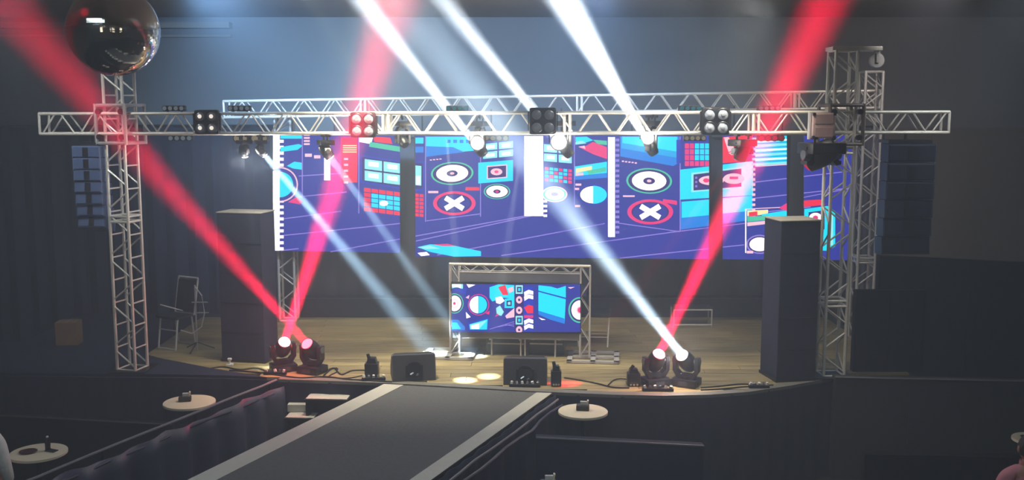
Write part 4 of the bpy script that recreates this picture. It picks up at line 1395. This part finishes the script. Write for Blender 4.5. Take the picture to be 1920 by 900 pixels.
def spark_machine(label, px, ytop, ybot, wpx, nozzle=0.0):
    b = onz(px, ybot, ZS)
    wd = wpx / FPX * b.y
    H = (ybot - ytop) / FPX * b.y
    t = thing('effect_machine', label, 'effect machine', (b.x, b.y + wd / 2, ZS + 0.006), 0)
    bh = H * 0.62
    MB().box((0, 0, bh / 2), (wd, wd * 0.9, bh), bev=0.012).build('body', BLACK, t, True)
    MB().prism([(-wd * 0.36, bh), (wd * 0.36, bh), (wd * 0.28, bh + H * 0.2), (-wd * 0.28, bh + H * 0.2)], 'y', -wd * 0.3, wd * 0.35).build('hood', BLACKM, t)
    MB().path([(-wd * 0.15, -wd * 0.2, bh + H * 0.08), (-wd * 0.2, -wd * 0.2, bh + H * 0.25), (-wd * 0.27 + nozzle, -wd * 0.2, bh + H * 0.38)], 0.022, 8).build('nozzle', BLACK, t, True)
    MB().box((0, -wd * 0.46, bh * 0.3), (wd * 0.7, 0.008, bh * 0.14)).build('control_panel', mat('display_grey', (60, 66, 78), 0.2), t)
    for a in (-1, 0, 1):
        MB().tube((a * wd * 0.24, -wd * 0.45, bh * 0.14), (a * wd * 0.24, -wd * 0.5, bh * 0.14), 0.014, 8).build('knob', CHROME, t)
    return t
spark_machine('small black effect machine with a bent nozzle left of the left wedge', 696, 664, 712, 26)
spark_machine('small black effect machine between right wedge and red light', 1043, 678, 726, 20)
spark_machine('small black effect machine left of the right pair of moving heads', 1189, 686, 726, 25, 0.04)

def power_strip(label, px, py, wpx, n, seed):
    rnd = random.Random(seed)
    b = onz(px, py, ZS)
    wd = wpx / FPX * b.y
    t = thing('power_strip', label, 'power strip', (b.x, b.y + 0.03, ZS + 0.006), rnd.uniform(-0.1, 0.1))
    MB().box((0, 0, 0.018), (wd, 0.06, 0.035), bev=0.005).build('strip', BLACKM, t)
    for k in range(n):
        x = -wd / 2 + wd * (k + 0.5) / n
        MB().box((x, rnd.uniform(-0.01, 0.01), 0.05), (0.03, 0.035, 0.04), rot=(rnd.uniform(-.4, .4), rnd.uniform(-.4, .4), 0), bev=0.005).build('plug', WHITEP if k % 2 == 0 else CHROME, t)
    return t
power_strip('black power strip with white plugs at the left pair of moving heads', 515, 704, 44, 5, 1)
power_strip('black power strip with pale plugs below the bent nozzle machine', 700, 715, 46, 5, 2)
power_strip('black power strip with white plugs in front of the right wedge', 984, 727, 60, 6, 3)
power_strip('black power strip with white plugs in front of the right moving heads', 1234, 735, 60, 6, 4)
power_strip('black power strip with pale plugs at the foot of the right tall tower', 1424, 729, 40, 5, 5)

def cable(label, pxs, r=0.010, m=CABLE, z=ZS + 0.012):
    P = [onz(x, y, z) for x, y in pxs]
    # smooth (Catmull-Rom)
    out = []
    for i in range(len(P) - 1):
        a, b, c, d = P[max(i - 1, 0)], P[i], P[i + 1], P[min(i + 2, len(P) - 1)]
        for k in range(6):
            t = k / 6
            out.append(0.5 * ((2 * b) + (c - a) * t + (2 * a - 5 * b + 4 * c - d) * t * t + (3 * b - a - 3 * c + d) * t ** 3))
    out.append(P[-1])
    c0 = out[0].copy()
    o = MB().path([p - c0 for p in out], r, 6).build('cable', m, None, True)
    o.location = c0
    return tag(o, label, 'cable')
cable('black cable looping from the left moving heads to the nozzle machine', [(606, 705), (625, 690), (640, 702), (660, 695), (690, 694)])
cable('black cable lying along the stage edge left of the runway', [(430, 694), (470, 697), (500, 700), (560, 708), (610, 706), (650, 711), (690, 713), (735, 716)])
cable('thin cable in a loop behind the black power strip at the left', [(610, 701), (618, 692), (632, 690), (630, 698), (617, 706), (650, 709), (680, 704)], 0.007)
cable('black cable between right wedge and the right effect machine', [(1058, 708), (1085, 712), (1120, 719), (1150, 726), (1180, 727)])
cable('thin dark cable curling up to the right effect machine', [(1140, 722), (1150, 713), (1162, 710), (1178, 711)], 0.007)
cable('black cable running right from the white moving head', [(1314, 727), (1350, 724), (1390, 720), (1420, 722), (1450, 722)])
cable('second black cable running to the foot of the right tall tower', [(1314, 731), (1355, 729), (1400, 725), (1430, 727)])
cable('black cable over the wooden floor at the left tall tower', [(395, 690), (420, 688), (450, 693), (480, 690), (505, 697)])

# small white lamp lying at the left tall tower
p = onz(434, 683, ZS)
t = thing('floor_lamp', 'tiny white lamp standing at the foot of the left tall tower', 'lamp', (p.x, p.y - 0.08, ZS + 0.006))
MB().box((0, 0, 0.012), (0.09, 0.07, 0.024), bev=0.004).build('base', WHITEP, t)
MB().tube((0, 0, 0.02), (0, 0, 0.075), 0.012, 8).box((0, 0, 0.085), (0.05, 0.04, 0.03), bev=0.005).build('lamp_head', WHITEP, t)

# white framed folding chair at the left
cp_ = onz(326, 655, ZS)
t = thing('folding_chair', 'chair with a white tubular frame and black panels in the left wing', 'chair', (cp_.x, cp_.y + 0.15, ZS + 0.004), math.radians(-28))
def frame_rect(c, ex, ez, r=0.013):
    c, ex, ez = Vector(c), Vector(ex), Vector(ez)
    P = [c - ex - ez, c + ex - ez, c + ex + ez, c - ex + ez]
    b = MB()
    for k in range(4):
        b.tube(P[k], P[(k + 1) % 4], r, 8)
    return b
frame_rect((0.02, 0.20, 0.73), (0.19, 0, 0), (0, 0.05, 0.26)).build('back_frame', WHITEP, t, True)
MB().box((0.02, 0.20, 0.73), (0.36, 0.016, 0.46), rot=(-0.19, 0, 0)).build('backrest', BLACKM, t)
MB().box((0, 0, 0.46), (0.40, 0.38, 0.035), bev=0.012).build('seat', BLACK, t)
frame_rect((0, -0.16, 0.235), (0.17, 0, 0), (0, 0.03, 0.225)).build('front_leg_frame', WHITEP, t, True)
frame_rect((0, 0.16, 0.235), (0.17, 0, 0), (0, -0.03, 0.225)).build('rear_leg_frame', ALU_DULL, t, True)
MB().tube((-0.17, -0.16, 0.28), (0.17, -0.16, 0.28), 0.008, 6).build('stretcher', WHITEP, t)
MB().tube((-0.20, -0.1, 0.62), (-0.02, 0.16, 0.50), 0.010, 6).build('armrest', WHITEP, t)
# wire loop hanging from a stand beside the chair
p = onz(362, 664, ZS)
t = thing('microphone_stand', 'slim dark stand with a looping pale cable beside the white framed chair', 'stand', (p.x, p.y + 0.2, ZS + 0.006))
MB().tube((0, 0, 0), (0, 0, 0.95), 0.012, 8).build('pole', ALU_DULL, t)
for k in range(3):
    a = k * 2 * PI / 3 + 0.4
    MB().tube((0, 0, 0.12), (0.24 * math.cos(a), 0.24 * math.sin(a), 0.012), 0.010, 6).build('leg', BLACKM, t)
MB().path([(0.0, 0, 0.93), (0.10, -.02, 0.80), (0.13, -.02, 0.55), (0.08, -.02, 0.35), (-0.06, -.02, 0.25), (-0.22, -.02, 0.30)], 0.008, 6).build('cable_loop', WHITEP, t, True)
MB().box((0.06, 0, 0.70), (0.22, 0.04, 0.012)).box((0.10, 0, 0.55), (0.16, 0.04, 0.012)).build('bracket', ALU_DULL, t)

# cardboard box on the left black deck
p = onz(130, 648, ZS)
p = at(130, 632, 14.6)
t = thing('cardboard_box', 'brown cardboard box on the dark deck at the far left', 'box', (p.x, p.y, ZS + 0.008), 0.08)
zz = at(130, 603, 14.6).z - ZS
MB().box((0, 0, zz / 2), (0.31, 0.24, zz - 0.0), bev=0.004).build('carton', CARD, t)
MB().box((0, 0, zz + 0.002), (0.05, 0.24, 0.003)).build('tape_strip', mat('parcel_tape', (150, 128, 96), 0.4), t)
for a in (-1, 1):
    MB().box((a * 0.08, 0, zz + 0.003), (0.145, 0.235, 0.003), rot=(0, a * 0.02, 0)).build('flap', CARD, t)

# ================================================================== BAR TABLES
def bar_table(label, px, py, wpx, z=1.10, tilt=0):
    c = onz(px, py, z)
    r = wpx / FPX * c.y / 2 * 1.0
    t = thing('bar_table', label, 'table', (c.x, c.y, 0))
    MB().lathe([(r * 0.9, z - 0.035), (r, z - 0.028), (r, z - 0.004), (r * 0.985, z)], 40).build('table_top', TABLETOP, t, True)
    MB().tube((0, 0, 0.03), (0, 0, z - 0.03), 0.03, 12).build('column', BLACKM, t, True)
    MB().lathe([(0.24, 0.0), (0.24, 0.015), (0.06, 0.035), (0.035, 0.06)], 28).build('foot', BLACKM, t, True)
    return Vector((c.x, c.y, z))
def holder(label, p, yaw=0.2, tall=1.0):
    t = thing('menu_holder', label, 'menu holder', p + Vector((0, 0, 0.001)), yaw)
    MB().box((0, 0, 0.03 * tall), (0.15, 0.09, 0.06 * tall), bev=0.006).build('tray', mat('dark_wood', (44, 36, 30), 0.5), t)
    MB().box((0.01, 0.015, 0.075 * tall), (0.08, 0.03, 0.05), bev=0.004).build('napkins', WHITEP, t)
    MB().box((0.055, 0.01, 0.08 * tall), (0.018, 0.05, 0.07), rot=(0, 0.15, 0)).build('card', TABLETOP, t)
    return t
def bottle(label, p):
    t = thing('bottle', label, 'bottle', p + Vector((0, 0, 0.001)))
    MB().lathe([(0.026, 0.0), (0.028, 0.01), (0.028, 0.085), (0.012, 0.115), (0.011, 0.14)], 16).build('bottle_body', mat('brown_glass', (42, 24, 22), 0.15), t, True)
    MB().tube((0, 0, 0.14), (0, 0, 0.155), 0.013, 12).build('cap', WHITEP, t)
    return t
p1 = bar_table('round white bar table beyond the cloth barrier at the left', 355, 753, 98)
holder('dark napkin holder on the left bar table near the stage', p1 + Vector((-0.06, 0.02, 0)))
p2 = bar_table('round white bar table right of the runway', 1093, 770, 96, z=1.24)
holder('dark napkin holder on the bar table right of the runway', p2 + Vector((0.0, 0.03, 0)), -0.1)
p3 = bar_table('round cream bar table beside the white-shirted person', 72, 847, 106)
bottle('small brown bottle standing on the cream bar table at the lower left', p3 + Vector((0.08, 0.05, 0)))
pl_ = MB().lathe([(0.05, 0.0), (0.09, 0.012), (0.092, 0.014), (0.05, 0.006)], 24).build('plate', mat('maroon_plate', (74, 44, 50), 0.4))
pl_.location = p3 + Vector((-0.10, -0.02, 0.002))
tag(pl_, 'small maroon plate on the cream bar table at the lower left', 'plate')
ph = MB().box((0, 0, 0.006), (0.07, 0.13, 0.009), bev=0.003).build('phone', BLACK)
ph.location = p3 + Vector((0.13, 0.02, 0.002)); ph.rotation_euler = (0, 0, 1.2)
tag(ph, 'black phone lying beside the brown bottle on the cream table', 'phone')
p4 = bar_table('round pale bar table cut off by the right edge of the frame', 1938, 822, 78)
pl2 = MB().lathe([(0.03, 0.0), (0.055, 0.02), (0.057, 0.022), (0.03, 0.006)], 20).build('ashtray', mat('dark_tray', (52, 46, 40), 0.4))
pl2.location = p4 + Vector((-0.09, -0.0, 0.002))
tag(pl2, 'dark ashtray on the pale bar table at the right edge', 'ashtray')
p5 = bar_table('round bar table just below the lower frame edge right of the runway', 1028, 921, 96)
holder('dark napkin holder peeping in at the bottom edge of the picture', p5 + Vector((0.0, 0.04, 0)), 0.0, 1.5)

# ================================================================== MIRROR BALL
bc_ = at(213, 58, 9.5)
R = 80 / FPX * 9.5 * 1.03
mir = bpy.data.materials.new('mirror_tiles')
tt = nodes_of(mir)
out = tt.nodes.new('ShaderNodeOutputMaterial'); b = tt.nodes.new('ShaderNodeBsdfPrincipled')
tt.links.new(b.outputs[0], out.inputs[0])
b.inputs['Base Color'].default_value = (0.82, 0.80, 0.76, 1); b.inputs['Metallic'].default_value = 1.0; b.inputs['Roughness'].default_value = 0.06
tc = tt.nodes.new('ShaderNodeTexCoord'); nz = tt.nodes.new('ShaderNodeTexNoise'); nz.inputs['Scale'].default_value = 40
bp_ = tt.nodes.new('ShaderNodeBump'); bp_.inputs['Strength'].default_value = 0.04; bp_.inputs['Distance'].default_value = 0.01
tt.links.new(tc.outputs['Object'], nz.inputs['Vector']); tt.links.new(nz.outputs[0], bp_.inputs['Height']); tt.links.new(bp_.outputs[0], b.inputs['Normal'])
ball = thing('mirror_ball', 'large mirror ball hanging from the ceiling in front of the left tower', 'mirror ball', bc_)
prof = []
NR = 64
for k in range(1, NR):
    a = -PI / 2 + PI * k / NR
    prof.append((R * math.cos(a), R * math.sin(a)))
MB().lathe(prof, 128).build('sphere', mir, ball)
MB().tube((0, 0, R * 0.99), (0, 0, R + 0.05), 0.05, 12).build('motor_cap', BLACKM, ball)
MB().tube((0, 0, R + 0.05), (0, 0, 6.33 - bc_.z), 0.012, 8).build('suspension_rod', BLACKM, ball)

# ================================================================== PEOPLE
SKIN = mat('skin', (172, 122, 104), 0.55, 0, 0.08, 14)
HAIR = mat('dark_hair', (24, 20, 20), 0.6, 0, 0.3, 60, 0.4, stretch=(1, 1, 0.2))
def skinned(name, verts, edges, radii, m, parent, sub=2, root=0):
    me = bpy.data.meshes.new(name)
    me.from_pydata(verts, edges, [])
    me.materials.append(m)
    o = bpy.data.objects.new(name, me)
    C.objects.link(o)
    o.parent = parent
    md = o.modifiers.new('skin', 'SKIN')
    md.use_smooth_shade = True
    for i, v in enumerate(me.skin_vertices[0].data):
        r = radii[i]
        v.radius = (r, r) if not isinstance(r, tuple) else r
        v.use_root = (i == root)
    s = o.modifiers.new('sub', 'SUBSURF')
    s.levels = sub
    s.render_levels = sub
    return o
def chain(V, E, R_, start, pts):
    prev = start
    for p, r in pts:
        V.append(p); R_.append(r); E.append((prev, len(V) - 1)); prev = len(V) - 1
    return prev
def person(label, loc, yaw, shirt_m, trouser_m, lbend, rbend, head_yaw=0.0):
    """local frame: faces -y, 1.72 m tall; lbend/rbend = (elbow, wrist) positions of each arm"""
    t = thing('person', label, 'person', loc, yaw)
    # body: one continuous skin mesh
    V, E, R_ = [(0, 0, 0.95)], [], [(0.15, 0.11)]
    ch = chain(V, E, R_, 0, [((0, 0.01, 1.12), (0.135, 0.10)), ((0, 0.0, 1.28), (0.155, 0.11)), ((0, 0.01, 1.40), (0.12, 0.09)), ((0, 0.0, 1.47), 0.055), ((0, -0.01, 1.53), 0.055)])
    top = 3
    for s_, (el, wr) in ((-1, lbend), (1, rbend)):
        chain(V, E, R_, top, [((s_ * 0.165, 0.01, 1.365), 0.058), ((s_ * 0.195, 0.01, 1.27), 0.052), (el, 0.042), (tuple((Vector(el) + Vector(wr)) / 2), 0.04), (wr, 0.028)])
        chain(V, E, R_, 0, [((s_ * 0.10, 0, 0.86), 0.092), ((s_ * 0.105, -0.01, 0.50), 0.058), ((s_ * 0.105, 0.0, 0.32), 0.056), ((s_ * 0.105, 0.01, 0.08), 0.038), ((s_ * 0.11, -0.13, 0.04), 0.035)])
    body = skinned('body', V, E, R_, SKIN, t)
    # hands: palm and five fingers
    for s_, (el, wr) in ((-1, lbend), (1, rbend)):
        el, wr = Vector(el), Vector(wr)
        d = (wr - el).normalized()
        side = Vector((0, -1, 0)) if abs(d.y) < 0.8 else Vector((-s_, 0, 0))
        side = (side - d * side.dot(d)).normalized()
        nn = d.cross(side)
        HV, HE, HR = [tuple(wr)], [], [0.024]
        chain(HV, HE, HR, 0, [(tuple(wr + d * 0.045), (0.020, 0.030)), (tuple(wr + d * 0.085), (0.016, 0.034))])
        for k, (o, L) in enumerate(((-0.030, 0.062), (-0.010, 0.078), (0.010, 0.074), (0.029, 0.058))):
            b0 = wr + d * 0.085 - side * o
            chain(HV, HE, HR, 2, [(tuple(b0), 0.0095), (tuple(b0 + d * L * 0.5 - nn * s_ * 0.008), 0.0085), (tuple(b0 + d * L * 0.95 - nn * s_ * 0.026), 0.007)])
        chain(HV, HE, HR, 1, [(tuple(wr + d * 0.05 + side * 0.032), 0.011), (tuple(wr + d * 0.085 + side * 0.052), 0.009), (tuple(wr + d * 0.108 + side * 0.054), 0.0075)])
        skinned('hand', HV, HE, HR, SKIN, t, 1)
    # head with face
    def sph(n1, n2, f):
        Vv, Ff = [], []
        for i in range(n2 + 1):
            th = PI * i / n2
            for j in range(n1):
                p = 2 * PI * j / n1
                Vv.append(f(math.sin(th) * math.cos(p), math.sin(th) * math.sin(p), math.cos(th)))
        for i in range(n2):
            for j in range(n1):
                a = i * n1 + j; b_ = i * n1 + (j + 1) % n1
                Ff.append((a, b_, b_ + n1, a + n1))
        return Vv, Ff
    hc = Vector((0, -0.015, 1.61))
    Hr = Matrix.Rotation(head_yaw, 3, 'Z')
    def head_f(x, y, z):
        px = 0.076 * x * (1 - 0.22 * max(0, -z) ** 1.5)
        py = 0.097 * y * (1 - 0.10 * max(0, -z)) - 0.012 * max(0, -z) * (1 if y < 0 else 0)
        pz = 0.118 * z
        if y < -0.75 and abs(z + 0.1) < 0.35 and abs(x) < 0.3:       # nose
            py -= 0.028 * (1 - abs(x) / 0.3) * (1 - abs(z + 0.14) / 0.5)
        if y < -0.6 and 0.02 < z < 0.22 and 0.2 < abs(x) < 0.6:       # eye sockets
            py += 0.008
        return tuple(hc + Hr @ Vector((px, py, pz)))
    hv, hf = sph(40, 28, head_f)
    hd = MB().add(hv, hf).build('head', SKIN, t, True)
    for s_ in (-1, 1):
        e = hc + Hr @ Vector((s_ * 0.078, 0.008, -0.005))
        ev, ef = sph(12, 8, lambda x, y, z: tuple(e + Hr @ Vector((0.010 * x + s_ * 0.004, 0.020 * y, 0.031 * z))))
        MB().add(ev, ef).build('ear', SKIN, hd, True)
        ey = hc + Hr @ Vector((s_ * 0.032, -0.080, 0.012))
        ev, ef = sph(12, 8, lambda x, y, z: tuple(ey + Vector((0.012 * x, 0.012 * y, 0.010 * z))))
        MB().add(ev, ef).build('eye', mat('eye_dark', (40, 34, 32), 0.2), hd, True)
    mo = hc + Hr @ Vector((0, -0.088, -0.062))
    ev, ef = sph(14, 8, lambda x, y, z: tuple(mo + Hr @ Vector((0.024 * x, 0.008 * y, 0.007 * z))))
    MB().add(ev, ef).build('mouth', mat('lips', (140, 78, 76), 0.5), hd, True)
    rn_ = random.Random(3)
    def hair_f(x, y, z):
        k = 1.07 + 0.02 * math.sin(14 * x + 9 * z) 
        low = -0.42 if y > 0.1 else (0.42 if y < -0.55 else 0.05)
        zz = max(z, low)
        sc = math.sqrt(max(0.0, 1 - zz * zz)) / max(1e-3, math.sqrt(max(1e-6, 1 - z * z))) if z < low else 1
        if z < low:
            x, y = x * 0.90 * min(sc, 1.0), y * 0.90 * min(sc, 1.0)
        return tuple(hc + Hr @ Vector((0.078 * k * x, 0.10 * k * y + 0.004, 0.120 * k * zz)))
    hv, hf = sph(36, 26, hair_f)
    MB().add(hv, hf).build('hair', HAIR, t, True)
    # shirt: a looser skin over torso and arms, with collar
    V, E, R_ = [(0, 0, 0.90)], [], [(0.175, 0.125)]
    chain(V, E, R_, 0, [((0, 0.01, 1.10), (0.160, 0.118)), ((0, 0.0, 1.28), (0.178, 0.128)), ((0, 0.01, 1.405), (0.135, 0.10)), ((0, 0.005, 1.465), 0.066)])
    for s_, (el, wr) in ((-1, lbend), (1, rbend)):
        m1 = tuple((Vector(el) + Vector(wr)) / 2)
        w1 = tuple(Vector(el) + (Vector(wr) - Vector(el)) * 0.93)
        ml = tuple((Vector((s_ * 0.2, 0.01, 1.29)) + Vector(el)) / 2)
        chain(V, E, R_, 3, [((s_ * 0.10, 0.01, 1.405), 0.075), ((s_ * 0.175, 0.01, 1.36), 0.074), ((s_ * 0.205, 0.01, 1.27), 0.074), (ml, 0.072), (el, 0.070), (m1, 0.064), (w1, 0.052)])
    skinned('shirt', V, E, R_, shirt_m, t)
    MB().lathe([(0.062, 1.455), (0.070, 1.47), (0.066, 1.505), (0.060, 1.50), (0.058, 1.46)], 20).build('collar', shirt_m, t, True)
    V, E, R_ = [(0, 0, 0.97)], [], [(0.158, 0.118)]
    for s_ in (-1, 1):
        chain(V, E, R_, 0, [((s_ * 0.10, 0, 0.86), 0.105), ((s_ * 0.105, -0.01, 0.50), 0.078), ((s_ * 0.105, 0.0, 0.10), 0.062)])
    skinned('trousers', V, E, R_, trouser_m, t)
    for s_ in (-1, 1):
        MB().box((s_ * 0.11, -0.06, 0.045), (0.095, 0.27, 0.085), bev=0.03).build('shoe', BLACK, t, True)
    return t
WSHIRT = mat('white_shirt', (214, 214, 214), 0.85, 0, 0.14, 16, 0.5)
PINKLIT = mat('pink_lit_shirt', (206, 132, 146), 0.85, 0, 0.14, 16, 0.4)  # pink light falling on the shirt put into its colour
DTR = mat('dark_trousers', (24, 24, 28), 0.9)
pl_w = at(-22, 800, 10.1)
person('person in a white long-sleeved shirt at the left edge, arm hanging down', (pl_w.x, pl_w.y, 0), math.radians(150), WSHIRT, DTR,
       ((-0.235, 0.0, 1.13), (-0.23, -0.05, 0.90)), ((0.235, 0.0, 1.13), (0.23, -0.05, 0.90)), 0.1)
pr_w = at(1926, 870, 9.05)
person('person in a pink-lit shirt seen from behind at the lower right corner', (pr_w.x, pr_w.y, 0), math.radians(172), PINKLIT, DTR,
       ((-0.25, 0.02, 1.13), (-0.22, -0.16, 0.95)), ((0.25, 0.02, 1.13), (0.22, -0.16, 0.95)), 0.0)
